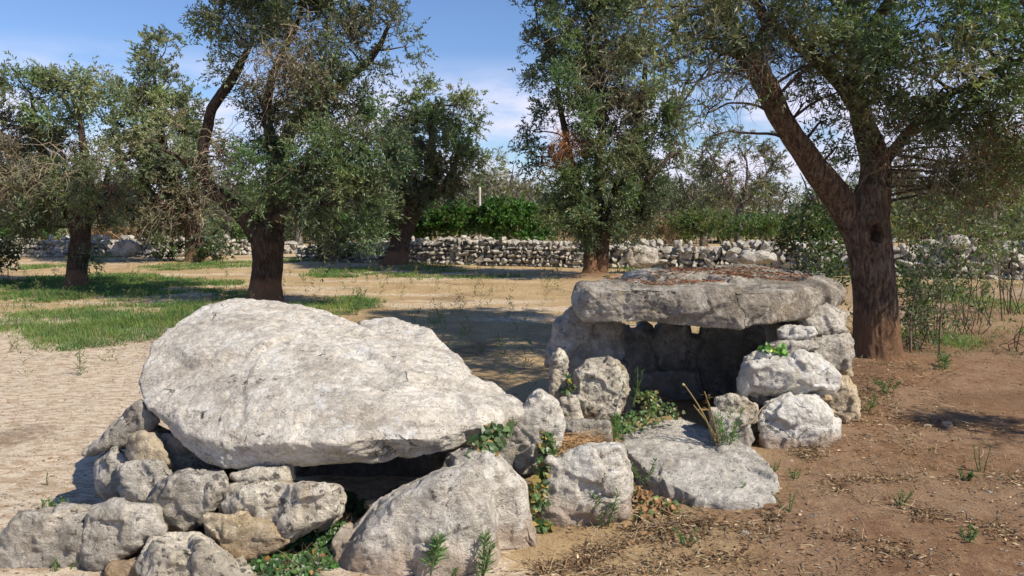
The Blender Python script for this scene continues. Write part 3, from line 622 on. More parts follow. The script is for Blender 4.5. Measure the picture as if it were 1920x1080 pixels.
# ------------------------------------------------------------------ trees
TONES = {  # linear base colours
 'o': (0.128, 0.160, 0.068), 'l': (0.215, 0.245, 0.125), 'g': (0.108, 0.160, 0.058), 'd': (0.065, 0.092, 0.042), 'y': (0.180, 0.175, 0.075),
 'b': (0.190, 0.125, 0.070), 's': (0.065, 0.14, 0.032), 't': (0.150, 0.145, 0.095)}
def foliage(blobs, L, W, dens, rg, per=14, spray=0.30, clump=0.28, skip=0.0, up=0.35):
    """blobs: list of (centre, radii, tone, density) -> leaves + their thin stems"""
    LP = []; LD = []; LC = []; SS = []; SD = []; SLn = []; CC = []
    for c, r, tone, dn in blobs:
        vol = 4.19 * r[0] * r[1] * r[2]
        nc = max(3, int(vol / (4.19 * clump ** 3) * 1.15))
        d = nrm(rg.normal(0, 1, (nc, 3))); rad = rg.uniform(0.15, 1.0, nc) ** 0.45
        lump = 1 + 0.28 * vnoise(d * 1.9 + c * 0.7, 3)
        cc = c + d * rad[:, None] * r * lump[:, None]
        CC.append(cc)
        nl = int(dens * dn * vol); ns = max(1, nl // per)
        wgt = rg.uniform(0.15, 1.6, nc) ** 1.5; pick = rg.choice(nc, ns, p=wgt / wgt.sum())
        start = cc[pick] + rg.normal(0, clump * 0.42, (ns, 3))
        outw = nrm(start - c)
        dr = nrm(outw * 0.6 + np.array([0, 0, up]) + rg.normal(0, 0.55, (ns, 3)))
        sl = spray * rg.uniform(0.6, 1.3, ns)
        tpos = (np.arange(per)[None, :] + rg.uniform(0, 1, (ns, per))) / per
        pts = start[:, None] + dr[:, None] * (tpos * sl[:, None])[..., None] - np.array([0, 0, 1]) * (0.35 * sl[:, None] * tpos ** 2)[..., None]
        pd = nrm(dr[:, None] * 0.8 + rg.normal(0, 0.55, (ns, per, 3)))
        base = np.array(TONES[tone]); cl = rg.normal(0, 0.20, nc)[pick][:, None] + rg.normal(0, 0.18, (ns, per))
        hue = rg.normal(0, 0.10, (nc, 3))[pick][:, None, :]
        colr = base * np.exp(cl)[..., None] * (1 + hue)
        yl = rg.random((ns, per)) < 0.035
        colr[yl] = np.array([0.24, 0.19, 0.07])
        LP.append(pts.reshape(-1, 3)); LD.append(pd.reshape(-1, 3)); LC.append(np.clip(colr, 0.01, 0.5).reshape(-1, 3))
        SS.append(start); SD.append(dr); SLn.append(sl)
    p = np.concatenate(LP); d = np.concatenate(LD); col = np.concatenate(LC)
    v, f = leaf_quads(p, d, L * rg.uniform(0.7, 1.25, len(p)), W * rg.uniform(0.75, 1.25, len(p)), rg)
    return v, f, np.repeat(col, 4, 0), (np.concatenate(SS), np.concatenate(SD), np.concatenate(SLn)), CC
def pxblob(b, D):
    px, py, rx, ry, dy, tone, dn = (list(b) + [1.0])[:7]
    Y = D + dy; c = P(px, py, Y); k = Y / F
    return (c, np.array([rx * k * 0.92, 0.5 * (rx + ry) * k * 1.4, ry * k * 0.92]), tone, dn)
def tree(name, label, cat, D, trunk, limbs, blobs, seed, L=0.075, W=0.019, dens=1500, group=None, dead=(), bark='bark', sides=28, barkamp=0.10, stems=False, knot=None, flare=0.35, clump=0.28, spray=0.3, twr=0.006, branch_r=0.035, seg=0.05, autob=True, base_py=None):
    rg = np.random.default_rng(seed)
    def path(q): return np.array([P(a[0], a[1], D + (a[3] if len(a) > 3 else 0)) for a in q]), np.array([a[2] * 0.5 * (D + (a[3] if len(a) > 3 else 0)) / F for a in q])
    tp, tr_ = path(trunk)
    loc = np.array([tp[0][0], tp[0][1], gzs(tp[0][0], tp[0][1])]); tp[0][2] = loc[2] - 0.12
    root = empty(name, loc); tag(root, label, cat, group)
    v, fs = tube(tp, tr_, sides, True, seg * 0.6, barkamp, 9, 0.0, seed, flare * 1.5)
    if knot is not None:
        kc, kr, kd = knot
        dd = np.linalg.norm((v - kc) * np.array([1, 1, 0.7]), axis=1) + 0.028 * fbm(v * 16, 3, 3)
        ax = np.interp(v[:, 2], tp[:, 2], tp[:, 0]); ay = np.interp(v[:, 2], tp[:, 2], tp[:, 1])
        inw = nrm(np.stack([ax - v[:, 0], ay - v[:, 1], v[:, 2] * 0], 1))
        v = v + inw * (kd * sstep(kr, kr * 0.55, dd) - 0.025 * np.exp(-((dd - kr * 1.25) / (kr * .35)) ** 2))[:, None]
    obj('trunk', mesh_np('trunk', v, fs, None, True, loc), M[bark], root)
    nodes = [tp[len(tp) // 2:]]; nr_ = [tr_[len(tp) // 2:]]
    for q in limbs:
        lp, lr = path(q)
        v, fs = tube(lp, lr, max(10, sides // 2 + 4) if sides < 60 else 48, True, seg, barkamp, 8, 0.03, seed + 3)
        obj('limb', mesh_np('limb', v, fs, None, True, loc), M[bark], root)
        dens_p = np.concatenate([np.linspace(lp[i], lp[i + 1], 6) for i in range(len(lp) - 1)]); nodes.append(dens_p)
    nodes = np.concatenate(nodes)
    bl = [pxblob(b, D) for b in blobs]
    v, f, col, (ss, sdv, sl), CC = foliage(bl, L * 1.05, W * 1.12, dens * 4.6, rg, spray=spray, clump=clump)
    obj('crown', mesh_np('crown', v, f, col, False, loc), M['leaf'], root)
    parts = []
    if autob:
        for (c, r, tone, dn), cc in zip(bl, CC):
            k = np.argmin(np.linalg.norm(nodes - c, axis=1) + 1.2 * np.maximum(0, nodes[:, 2] - c[2])); a = nodes[k]
            dist = np.linalg.norm(c - a); rr = min(branch_r, 0.010 + dist * 0.02)
            mid = (a + c) / 2 + rg.normal(0, 0.10 * dist, 3) + np.array([0, 0, 0.06 * dist])
            parts.append(tube([a, mid, c], [rr, rr * 0.7, rr * 0.45], 6, False, 0.12, 0, 9, 0.06, seed))
            for e in cc[rg.permutation(len(cc))[:min(len(cc), 10)]]:
                m2 = (c + e) / 2 + rg.normal(0, 0.12 * np.linalg.norm(e - c) + 0.01, 3)
                parts.append(tube([c, m2, e], [rr * 0.4, rr * 0.3, rr * 0.15], 4, False, 0.15, 0, 9, 0.05, seed + 1))
        v, fs = merge(parts); ccol = np.broadcast_to(np.array([0.085, 0.065, 0.05]), (len(v), 3))
        obj('branches', mesh_np('branches', v, fs, ccol, True, loc), M['twig'], root)
    # bare twigs: leaf stems plus dead tangles
    VV = []; FF = []; CCo = []; off = 0
    if stems:
        k = rg.random(len(ss)) < stems
        v, f, _ = hairs(ss[k], sdv[k], sl[k] * 0.95, np.full(k.sum(), twr * 0.4), 3, 0.22, 0.06, rg)
        VV.append(v); FF.append(f); CCo.append(np.broadcast_to(np.array([0.11, 0.10, 0.07]), v.shape)); off += len(v)
    for b in dead:
        px, py, rx, ry, dy, n, kind = b; n = int(n * 0.4)
        c, r, _, _ = pxblob((px, py, rx, ry, dy, 'o'), D)
        d = nrm(rg.normal(0, 1, (n, 3))); st = c + d * (rg.random(n) ** 0.5)[:, None] * r * 0.9
        v, f, pts = hairs(st, d * 0.5 + rg.normal(0, 0.7, (n, 3)), rg.uniform(0.2, 0.6, n) * (0.6 + r.max()), rg.uniform(0.5, 1.0, n) * twr, 6, 0.22, 0.38, rg)
        base = np.array({'g': (0.24, 0.19, 0.135), 'r': (0.26, 0.13, 0.065), 'd': (0.10, 0.075, 0.055)}[kind])
        cc = np.repeat(base * np.exp(rg.normal(0, 0.3, (n, 1))), len(v) // n, 0)
        VV.append(v); FF.append(f + off); CCo.append(cc); off += len(v)
    if VV: obj('bare_twigs', mesh_np('bare_twigs', np.concatenate(VV), np.concatenate(FF), np.concatenate(CCo), False, loc), M['twig'], root)
    return root

OG = 'olive trees of the grove inside the wall'
# leftmost
tree('olive_tree', 'leafy olive tree at the far left with an ivy green lower trunk', 'olive tree', 17.3,
     [(143,537,38),(146,500,33),(150,465,36),(152,430,34)],
     [[(150,440,30),(125,380,22),(95,320,16,.3),(70,240,10,.4),(60,180,5,.3)], [(152,440,28),(165,370,22),(160,300,15,-.3),(150,220,8,-.2)], [(155,430,18),(190,380,14,.5),(205,320,8,.5)]],
     [(48,165,38,42,0,'o'),(30,140,22,22,0,'o'),(95,180,34,40,0,'o'),(150,165,42,45,0,'l'),(170,195,36,34,0,'o'),(110,225,55,34,0,'o',.7),(50,235,40,26,0,'o',.7),
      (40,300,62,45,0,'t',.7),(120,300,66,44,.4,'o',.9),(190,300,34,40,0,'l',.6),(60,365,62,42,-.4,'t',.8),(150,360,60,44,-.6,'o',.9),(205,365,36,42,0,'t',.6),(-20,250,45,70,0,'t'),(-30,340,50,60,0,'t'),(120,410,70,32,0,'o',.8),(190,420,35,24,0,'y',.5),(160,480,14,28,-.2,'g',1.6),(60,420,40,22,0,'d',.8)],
     21, L=0.085, W=0.024, dens=1150, group=OG, dead=[(60,340,80,70,-.5,420,'g'),(150,330,70,80,-.5,300,'g'),(210,350,40,60,0,160,'r'),(100,240,60,50,0,120,'d'),(-10,330,50,60,-.3,150,'r')], twr=0.009)
# second, further behind
tree('olive_tree', 'tall pale olive tree standing behind, between the leftmost tree and the leaning one', 'olive tree', 26.0,
     [(366,487,34),(364,450,30),(362,420,28),(360,390,26)],
     [[(362,410,24),(335,350,18),(310,280,12),(295,200,8),(288,120,4)], [(360,400,22),(375,340,16),(365,280,10)], [(355,410,20),(300,380,14,-.5),(260,330,8,-.5)]],
     [(292,95,30,34,0,'l'),(258,120,22,20,0,'l',.6),(315,75,22,18,0,'o',.7),(300,150,36,30,0,'o',.8),(250,170,34,34,0,'l',.8),(290,200,54,38,0,'l',.9),(350,190,34,34,0,'o',.7),(250,240,40,44,-.5,'o'),(310,255,60,44,-.8,'l'),(370,250,36,42,0,'o'),(270,315,56,46,-.5,'o'),(340,330,54,44,0,'t'),(250,385,40,40,0,'d'),(310,400,50,40,0,'t',.8),(370,390,34,36,0,'t',.8),(385,440,26,30,0,'d'),(300,445,40,22,0,'o',.6)],
     22, L=0.12, W=0.036, dens=520, group=OG, dead=[(330,380,60,50,-.8,260,'g'),(260,330,40,60,-.5,160,'r'),(365,300,40,60,0,140,'d')], twr=0.011)
# the leaning one
tree('olive_tree', 'large olive with a crooked bare limb bending left, behind the tilted capstone', 'olive tree', 14.0,
     [(495,572,66),(498,530,55),(500,490,53),(500,455,60),(498,425,50)],
     [[(490,440,46),(455,405,34),(415,372,28),(388,345,26),(380,300,22),(386,255,20),(398,205,19),(428,160,18),(452,120,14),(470,85,8)],
      [(508,435,46),(520,370,36,.3),(528,300,28,.5),(548,240,24,.5),(595,195,20,.4),(650,150,15,.3),(700,105,12,.1),(730,50,6,0)],
      [(520,300,24,.2),(500,220,18,.5),(520,120,12,.6),(560,40,8,.5),(570,-40,6,.5)], [(535,330,24,.2),(590,310,18,-.8),(650,300,12,-1.2)], [(505,420,22),(560,390,16,-.6),(620,380,10,-.9)], [(388,345,16),(340,300,10,-.3),(300,280,6,-.5)]],
     [(412,22,42,34,0,'l'),(440,60,46,34,0,'o'),(400,85,28,26,0,'l',.7),(470,15,40,30,0,'o'),(450,105,36,22,0,'l',.6),(520,-10,70,36,0,'o'),(560,40,50,34,.3,'t',.7),(630,20,60,40,.3,'o',.9),(700,20,44,36,0,'o'),(735,65,38,32,0,'o',.9),(760,90,18,26,0,'d',.8),(640,80,54,34,0,'t',.8),(545,110,48,44,-.3,'t',.45),(600,130,46,40,.2,'t',.7),(690,120,40,26,-.2,'d',.8),(735,125,24,16,0,'o',.6),
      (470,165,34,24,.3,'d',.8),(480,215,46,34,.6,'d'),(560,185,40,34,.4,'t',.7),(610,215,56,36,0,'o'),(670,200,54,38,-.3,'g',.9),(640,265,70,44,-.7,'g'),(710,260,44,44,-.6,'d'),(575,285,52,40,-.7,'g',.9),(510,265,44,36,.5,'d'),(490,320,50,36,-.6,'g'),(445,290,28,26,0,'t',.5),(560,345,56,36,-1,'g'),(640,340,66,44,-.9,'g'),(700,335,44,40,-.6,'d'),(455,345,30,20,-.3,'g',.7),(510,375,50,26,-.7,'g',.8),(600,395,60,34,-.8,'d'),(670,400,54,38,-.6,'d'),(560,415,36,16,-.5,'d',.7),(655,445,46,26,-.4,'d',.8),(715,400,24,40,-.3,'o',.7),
      (540,75,50,36,-.3,'o',.8),(580,160,50,36,-.3,'t',.8),(640,165,50,30,-.3,'o',.9),(520,150,40,34,-.2,'t',.7),(600,240,50,30,-.4,'o',.8),(430,130,30,24,-.2,'l',.5),(340,285,42,34,-.5,'l',.9),(380,300,34,30,-.4,'g',.7),(330,240,32,24,-.3,'l',.6),(470,-60,90,50,0,'o'),(620,-70,100,60,0,'o'),(560,-170,120,70,.5,'o')],
     23, L=0.075, W=0.021, dens=1750, group=OG, dead=[(540,110,62,75,-.5,560,'g'),(600,70,70,50,0,300,'g'),(420,290,44,50,-.5,260,'g'),(400,350,34,24,-.6,110,'g'),(560,200,70,50,.2,300,'d'),(640,140,60,40,-.2,120,'g'),(500,250,70,60,.4,200,'d'),(610,300,90,90,-.8,200,'d'),(480,60,60,60,0,120,'g')], twr=0.0075, sides=80, barkamp=0.14, seg=0.03, stems=0.15)
# middle
tree('olive_tree', 'medium olive with leaning trunk in front of the coursed wall left of the green bush', 'olive tree', 23.6,
     [(742,502,46),(746,475,38),(755,440,34),(768,410,32),(780,385,30)],
     [[(775,395,26),(765,340,18),(750,280,12),(745,220,6)], [(780,390,26),(805,330,18),(810,260,12),(800,190,6)], [(785,385,20),(840,340,14,.3),(860,280,8,.3)]],
     [(795,180,36,26,0,'l'),(850,195,34,26,0,'l'),(765,205,34,24,0,'o',.8),(890,190,16,16,0,'l',.6),(820,235,54,36,0,'o'),(875,235,30,30,0,'o'),(755,250,40,36,0,'o'),(720,230,24,26,0,'o',.6),(775,300,54,40,-.5,'o'),(845,295,54,38,-.4,'o'),(890,280,22,26,0,'l',.7),(725,300,34,36,0,'l'),(715,350,40,40,-.3,'o'),(770,355,48,36,-.5,'d'),(835,345,44,30,0,'d'),(725,400,36,30,0,'o',.7),(790,392,32,18,0,'d',.7),(695,430,24,22,0,'o',.5)],
     24, L=0.105, W=0.032, dens=700, group=OG, dead=[(780,300,60,60,-.5,240,'g'),(850,330,50,50,0,160,'r'),(740,380,50,40,0,140,'g')], twr=0.011)
# twin trunk, centre right
tree('olive_tree', 'tall dense olive with twin dark trunks and a rusty dead tuft, centre of the grove', 'olive tree', 19.6,
     [(1112,520,36),(1108,490,26),(1106,465,23),(1102,440,21)],
     [[(1126,520,28),(1130,480,25),(1134,440,22),(1150,380,22),(1175,300,18),(1200,210,14),(1210,120,8)], [(1100,445,24),(1090,380,20),(1070,300,14),(1050,200,10),(1040,100,6)], [(1138,440,18),(1120,340,16,.4),(1130,220,12,.4),(1120,100,8,.3),(1110,0,6,.3)], [(1150,380,14),(1210,340,10,-.5),(1260,290,6,-.5)]],
     [(1000,10,36,30,0,'l',.7),(1040,35,44,34,0,'l',.8),(1100,20,50,36,0,'o'),(1160,20,50,40,0,'o'),(1020,75,38,28,0,'o',.9),(1070,95,54,38,0,'g'),(1140,90,56,40,.3,'t'),(1015,125,32,28,0,'g',.9),(1055,160,46,34,-.3,'g'),(1120,155,58,40,0,'t'),(1195,120,50,44,0,'o'),(1030,195,36,24,0,'o',.9),(1090,215,56,34,-.4,'g'),(1160,215,58,40,0,'t'),(1225,200,48,44,0,'o'),(1000,245,26,22,0,'d'),(985,285,22,20,0,'d',.9),(1015,305,32,28,0,'d'),(1090,275,40,34,0,'d',.8),(1150,285,56,40,-.3,'o'),(1215,275,54,38,0,'g'),(1270,255,36,34,0,'o'),(1280,290,26,20,0,'g',.8),(1040,355,34,30,0,'o',.9),(1085,345,46,34,-.6,'g'),(1150,350,54,36,-.4,'g'),(1215,330,46,34,0,'d'),(1070,395,50,30,-.6,'g'),(1130,400,60,32,-.5,'d'),(1195,385,44,28,0,'d'),(1120,435,64,22,-.3,'d'),(1040,415,36,26,0,'o',.7),(1190,425,36,20,0,'d',.7),(1165,470,20,12,0,'d',.6),
      (1060,-50,90,44,0,'o'),(1170,-50,80,50,0,'o'),(1110,-130,90,50,0,'o')],
     25, L=0.09, W=0.027, dens=1050, group=OG, dead=[(1058,272,34,30,-.9,520,'r'),(1045,310,22,22,-.6,160,'r'),(1130,200,80,90,-.3,300,'g'),(1180,300,70,50,-.3,200,'g'),(1090,100,80,80,-.3,200,'g'),(1190,370,60,50,0,160,'d')], twr=0.009, stems=0.1)
# near right
kn = P(1643, 440, 8.12)
tree('olive_tree', 'nearest olive tree with thick forked trunk and knot hole, right of the flat capstone', 'olive tree', 8.35,
     [(1648,705,98),(1646,660,86),(1643,600,80),(1639,540,76),(1635,490,75),(1629,450,79),(1625,415,82),(1632,385,68),(1638,350,58)],
     [[(1612,440,60,.03),(1592,402,54,.0),(1552,345,48,-.1),(1505,285,45,-.2),(1465,225,41,-.3),(1440,170,40,-.4),(1415,125,36,-.5),(1380,70,26,-.6),(1350,10,16,-.8),(1310,-40,10,-1.0)],
      [(1634,400,64,.05),(1640,340,56,.1),(1638,290,48,.2),(1620,235,40,.25),(1602,180,34,.3),(1600,110,26,.3),(1640,40,20,.2),(1700,-40,18,-.3)],
      [(1625,230,26,.3),(1570,150,24,.2),(1510,95,24,-.1),(1440,40,20,-.3),(1400,-30,14,-.4)],
      [(1640,330,26,.2),(1690,260,18,.1),(1760,190,14,-.2),(1850,140,10,-.6),(1950,100,10,-1.2)],
      [(1420,130,22,-.5),(1430,60,18,-.4),(1470,0,16,-.2),(1500,-80,12,0)]],
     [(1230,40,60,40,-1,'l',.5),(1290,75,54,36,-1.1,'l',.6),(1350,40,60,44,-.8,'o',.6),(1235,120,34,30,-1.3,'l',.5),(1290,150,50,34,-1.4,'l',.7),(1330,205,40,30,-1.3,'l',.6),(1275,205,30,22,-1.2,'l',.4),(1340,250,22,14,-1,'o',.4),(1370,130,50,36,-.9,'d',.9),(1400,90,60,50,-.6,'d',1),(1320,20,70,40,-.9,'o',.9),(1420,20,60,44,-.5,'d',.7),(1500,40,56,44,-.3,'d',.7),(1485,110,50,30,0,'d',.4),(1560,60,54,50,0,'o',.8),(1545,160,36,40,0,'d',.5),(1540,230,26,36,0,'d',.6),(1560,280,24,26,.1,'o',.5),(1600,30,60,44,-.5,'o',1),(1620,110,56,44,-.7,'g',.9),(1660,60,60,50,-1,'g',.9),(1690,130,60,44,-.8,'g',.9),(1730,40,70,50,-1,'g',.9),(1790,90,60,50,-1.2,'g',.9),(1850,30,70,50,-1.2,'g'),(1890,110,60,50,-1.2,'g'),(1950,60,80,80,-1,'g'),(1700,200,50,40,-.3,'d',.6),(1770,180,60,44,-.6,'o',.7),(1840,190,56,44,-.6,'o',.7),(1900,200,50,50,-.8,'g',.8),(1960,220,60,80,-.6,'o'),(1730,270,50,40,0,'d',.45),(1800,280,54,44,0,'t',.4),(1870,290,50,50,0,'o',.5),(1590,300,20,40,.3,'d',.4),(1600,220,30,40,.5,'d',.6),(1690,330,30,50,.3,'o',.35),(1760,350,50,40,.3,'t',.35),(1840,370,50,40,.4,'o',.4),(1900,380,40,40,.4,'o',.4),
      (1400,-60,100,60,-.3,'o'),(1560,-80,120,70,.2,'o'),(1720,-80,120,70,0,'o'),(1880,-80,120,80,-.4,'o'),(1480,-200,140,70,.3,'o'),(1680,-220,160,80,.4,'o'),(1880,-200,130,80,.2,'o'),(1600,-340,170,80,.6,'o'),(1800,-330,140,80,.8,'o'),(1250,-60,80,50,-.6,'o',.7),
      (1180,20,50,40,-.8,'o',.6),(1240,90,40,40,-1,'o',.6),(1640,190,60,40,-.5,'g',.8),(1590,170,44,50,-.5,'d',.7),(1720,230,60,36,-.5,'o',.7),(1800,230,56,40,-.7,'g',.7),(1870,250,60,50,-.5,'o',.7),(1660,270,36,36,-.3,'o',.4),(1740,320,60,40,0,'o',.5),(1820,330,60,44,0,'o',.5),(1900,320,50,50,0,'o',.6),(1480,60,50,40,-.7,'o',.7),(1560,110,50,40,-.6,'o',.7),(1640,120,60,40,-1,'o',.6),(1780,140,70,40,-1.2,'l',.6),(1450,190,26,30,-.5,'o',.4),(1500,200,30,30,-.1,'d',.5),
      (2960,60,150,110,-3.95,'o',.9),(1846,-207,170,70,-2.5,'o',.4),(1960,-340,190,80,-2.7,'o',.4),(1700,-200,120,60,-2.0,'o',.45),(1800,-120,110,50,-1.6,'o',.4)],  # unseen leaf clumps out of frame, added to cast the ground shadows
     26, L=0.066, W=0.0155, dens=3300, group=OG, bark='bark_near', sides=150, barkamp=0.11, seg=0.018, flare=0.30, knot=(kn, 0.085, 0.16), clump=0.20, spray=0.26, stems=0.5, twr=0.0045, branch_r=0.017,
     dead=[(1440,60,90,60,-.6,420,'d'),(1400,110,70,60,-.8,240,'g'),(1560,60,90,70,-.3,300,'d'),(1660,250,40,60,-.5,110,'g'),(1760,290,80,70,-.3,380,'g'),(1850,320,70,70,0,300,'r'),(1700,200,60,50,-.3,160,'r'),(1520,150,60,60,0,200,'d'),(1340,160,60,60,-1.1,140,'g'),(1860,220,70,50,-.6,200,'r'),(1640,320,30,60,-.3,40,'g'),(1330,230,40,40,-1.1,60,'g')])

# ------------------------------------------------------------------ trees, bushes beyond the walls
FT = 'far olive trees beyond the walls'
def far_tree(px, base_py, D, hpx, wpx, label, seed, tone='o', dn=0.7, dead=90, L=0.16, W=0.05, lean=0, group=FT, bark='bark_pale', cat='olive tree', name='olive_tree'):
    rg = np.random.default_rng(seed); tw = 0.34 * F / D
    trunk = [(px, base_py, tw * 1.2), (px + lean * 0.3, base_py - hpx * 0.15, tw), (px + lean * 0.6, base_py - hpx * 0.28, tw * 0.9)]
    tx, ty = px + lean * 0.6, base_py - hpx * 0.26
    limbs = []; blobs = []
    for k in range(4):
        ex = px + lean + wpx * (k - 1.5) * 0.26 + rg.normal(0, wpx * 0.05); ey = base_py - hpx * rg.uniform(0.7, 0.92)
        limbs.append([(tx, ty, tw * 0.55), ((tx * 0.45 + ex * 0.55) + rg.normal(0, wpx * 0.05), ty * 0.55 + ey * 0.45, tw * 0.34, rg.normal(0, .4)), (ex, ey, tw * 0.12, rg.normal(0, .8))])
    for k in range(13):
        a = rg.uniform(-0.5, 0.5); b = rg.uniform(0.28, 0.93); wd = math.sin(math.pi * min(1, (b - 0.1) / 0.95)) ** 0.6
        blobs.append((px + lean * b + a * wpx * wd, base_py - hpx * b, wpx * rg.uniform(.12, .2), hpx * rg.uniform(.07, .13), rg.normal(0, .6), tone if rg.random() < .7 else 't', dn))
    dl = [(px + lean * .5, base_py - hpx * .55, wpx * .4, hpx * .3, 0, dead, 'g')] if dead else []
    return tree(name, label, cat, D, trunk, limbs, blobs, seed, L=L, W=W * .8, dens=230, group=group, dead=dl, bark=bark, sides=10, barkamp=0.06, twr=0.016, seg=0.25, flare=0.2, clump=0.4, spray=0.4)
far_tree(1385, 448, 34, 205, 150, 'half bare pale olive tree beyond the tumbled wall, left of the big forked trunk', 61, 'l', 0.8, 500)
far_tree(1320, 446, 38, 150, 120, 'low bushy olive beyond the tumbled wall beside the twin trunk tree', 62, 'o', 0.9, 300)
far_tree(1255, 446, 42, 120, 110, 'small far olive glimpsed just right of the twin trunk tree', 63, 'o', 0.8, 200)
far_tree(1440, 444, 44, 120, 90, 'small far grey olive directly left of the big leaning limb', 64, 't', 0.7, 240)
far_tree(945, 442, 46, 165, 110, 'thin pale far tree rising above the bright green bush', 65, 'l', 0.45, 420)
far_tree(880, 440, 55, 120, 90, 'pale leafless looking tree beside the white post beyond the bush', 66, 't', 0.35, 420)
far_tree(1000, 442, 50, 130, 90, 'greyish far tree between bright bush and twin trunk olive', 67, 't', 0.7, 300)
far_tree(1860, 462, 30, 230, 170, 'far olive with a pale trunk beyond the wall near the right edge', 68, 'o', 0.9, 300)
far_tree(1760, 455, 36, 170, 140, 'dark far olive beyond the wall just right of the big trunk', 69, 'd', 1.0, 200)
far_tree(1960, 462, 33, 200, 170, 'far olive cut by the right edge of the view', 70, 'o', 0.9, 200)
far_tree(1550, 446, 40, 150, 130, 'far dark olive seen between the fork and the wall', 71, 'd', 1.0, 200)
far_tree(650, 446, 42, 130, 130, 'far olive hidden low behind the crown of the crooked olive', 72, 'o', 1.0, 200)
far_tree(560, 448, 38, 120, 120, 'far grey olive beyond the wall right of the crooked trunk', 73, 't', 0.9, 200)
far_tree(430, 448, 36, 110, 110, 'low far olive between second tree and crooked trunk', 74, 'd', 1.0, 200)
far_tree(230, 450, 40, 120, 120, 'far olive low behind the wall near the leftmost trunk', 75, 'o', 1.0, 260)
far_tree(60, 452, 38, 150, 150, 'far olive beyond the wall near the left edge', 76, 'o', 1.0, 200)
far_tree(-60, 452, 34, 190, 160, 'far olive cut by the left edge of the view', 77, 'd', 1.0, 200)
far_tree(760, 442, 52, 110, 110, 'far olive above the left end of the green bush', 78, 't', 0.8, 200)

def shrub(px, py, rx, ry, D, tone, label, seed, cat='bush', name='bush', L=0.06, W=0.034, dens=1500, mat='shrub', dead=0, group=None, subs=7, zbase=True):
    rg = np.random.default_rng(seed)
    c0 = P(px, py, D); loc = np.array([c0[0], D, gzs(c0[0], D)])
    root = empty(name, loc); tag(root, label, cat, group)
    bl = [((px), py, rx * .62, ry * .62, 0, tone, 1)]
    for k in range(subs):
        a = 2 * math.pi * k / subs + rg.normal(0, .2); bl.append((px + math.cos(a) * rx * .6, py + math.sin(a) * ry * .5, rx * rg.uniform(.3, .45), ry * rg.uniform(.35, .55), rg.normal(0, .15), tone, rg.uniform(.8, 1.2)))
    k0 = D / F
    low = (py + ry)
    bb = [pxblob(b, D) for b in bl]
    v, f, col, (ss, sdv, sl), CC = foliage(bb, L * 1.1, W * 1.1, dens * 5.0, rg, per=9, spray=0.16, clump=0.16, up=0.7)
    v[:, 2] = np.maximum(v[:, 2], loc[2] - 0.02)
    obj('foliage', mesh_np('foliage', v, f, col, False, loc), M[mat], root)
    parts = []
    for c, r, t, d in bb:
        b0 = loc + np.array([rg.normal(0, rx * k0 * .25), rg.normal(0, .1), -0.05])
        parts.append(tube([b0, (b0 * .6 + c * .4) + rg.normal(0, .10, 3), (b0 * .3 + c * .7) + rg.normal(0, .08, 3), c], [0.007, 0.006, 0.004, 0.002], 5, False, 0.12, 0, 9, 0.03, seed))
    v, fs = merge(parts)
    obj('stems', mesh_np('stems', v, fs, np.broadcast_to(np.array([0.10, 0.08, 0.06]), (len(v), 3)), True, loc), M['twig'], root)
    if dead:
        st = np.concatenate(CC); st = st[rg.integers(0, len(st), dead)]
        v, f, _ = hairs(st, rg.normal(0, 1, (dead, 3)), rg.uniform(.15, .45, dead) * (D / 14), np.full(dead, 0.0035 * D / 10), 5, 0.1, 0.35, rg)
        obj('bare_twigs', mesh_np('bare_twigs', v, f, np.broadcast_to(np.array([0.22, 0.14, 0.085]), v.shape), False, loc), M['twig'], root)
    return root
shrub(955, 410, 72, 46, 26.5, 's', 'bright glossy green bush, the taller right half above the coursed wall', 81, L=.11, W=.06, dens=520)
shrub(850, 412, 66, 38, 27, 's', 'bright green bush, the lower left part above the coursed wall', 82, L=.11, W=.06, dens=520)
shrub(1010, 432, 46, 26, 25.8, 's', 'small bright green bush spilling over the wall by the twin trunk', 83, L=.11, W=.06, dens=520)
shrub(715, 425, 50, 34, 27.5, 's', 'shaded green bush left of the medium leaning olive', 84, L=.11, W=.06, dens=480)
shrub(785, 418, 56, 34, 27.3, 's', 'green bush just right of the medium leaning trunk above the wall', 113, L=.11, W=.06, dens=500)
shrub(620, 425, 60, 34, 28, 'g', 'wide dull green bush above the wall right of the crooked olive', 114, L=.11, W=.05, dens=420)
shrub(1310, 420, 70, 34, 30, 'o', 'broad grey green thicket beyond the tumbled wall left of the half bare olive', 115, L=.11, W=.04, dens=380)
shrub(1420, 425, 60, 30, 29, 'g', 'green thicket beyond the tumbled wall under the half bare olive', 116, L=.11, W=.04, dens=380)
shrub(40, 425, 60, 38, 30, 's', 'yellow green bush behind the far wall at the left edge', 85, L=.12, W=.06, dens=380)
shrub(5, 482, 34, 38, 17.5, 'd', 'dark green shrub standing at the left edge of the grass', 86, L=.07, W=.03, dens=1300)
shrub(215, 440, 46, 26, 31, 'b', 'rusty brown dry bush behind the far wall between the left trunks', 87, L=.10, W=.04, dens=160, dead=420)
shrub(310, 470, 30, 24, 26.6, 'd', 'dark shrub against the far wall left of the second trunk', 88, L=.1, W=.04, dens=420)
shrub(400, 470, 40, 26, 25.6, 'd', 'dark shrub at the foot of the second trunk', 89, L=.1, W=.04, dens=420)
shrub(470, 440, 50, 34, 31, 'g', 'green shrub behind the far wall left of the crooked trunk', 90, L=.12, W=.05, dens=320)
shrub(620, 460, 46, 26, 26, 'd', 'olive green shrub at the wall right of the crooked trunk', 91, L=.1, W=.04, dens=420)
shrub(1130, 425, 60, 26, 26, 'o', 'grey green shrub behind the twin trunks on the wall side', 92, L=.1, W=.04, dens=420)
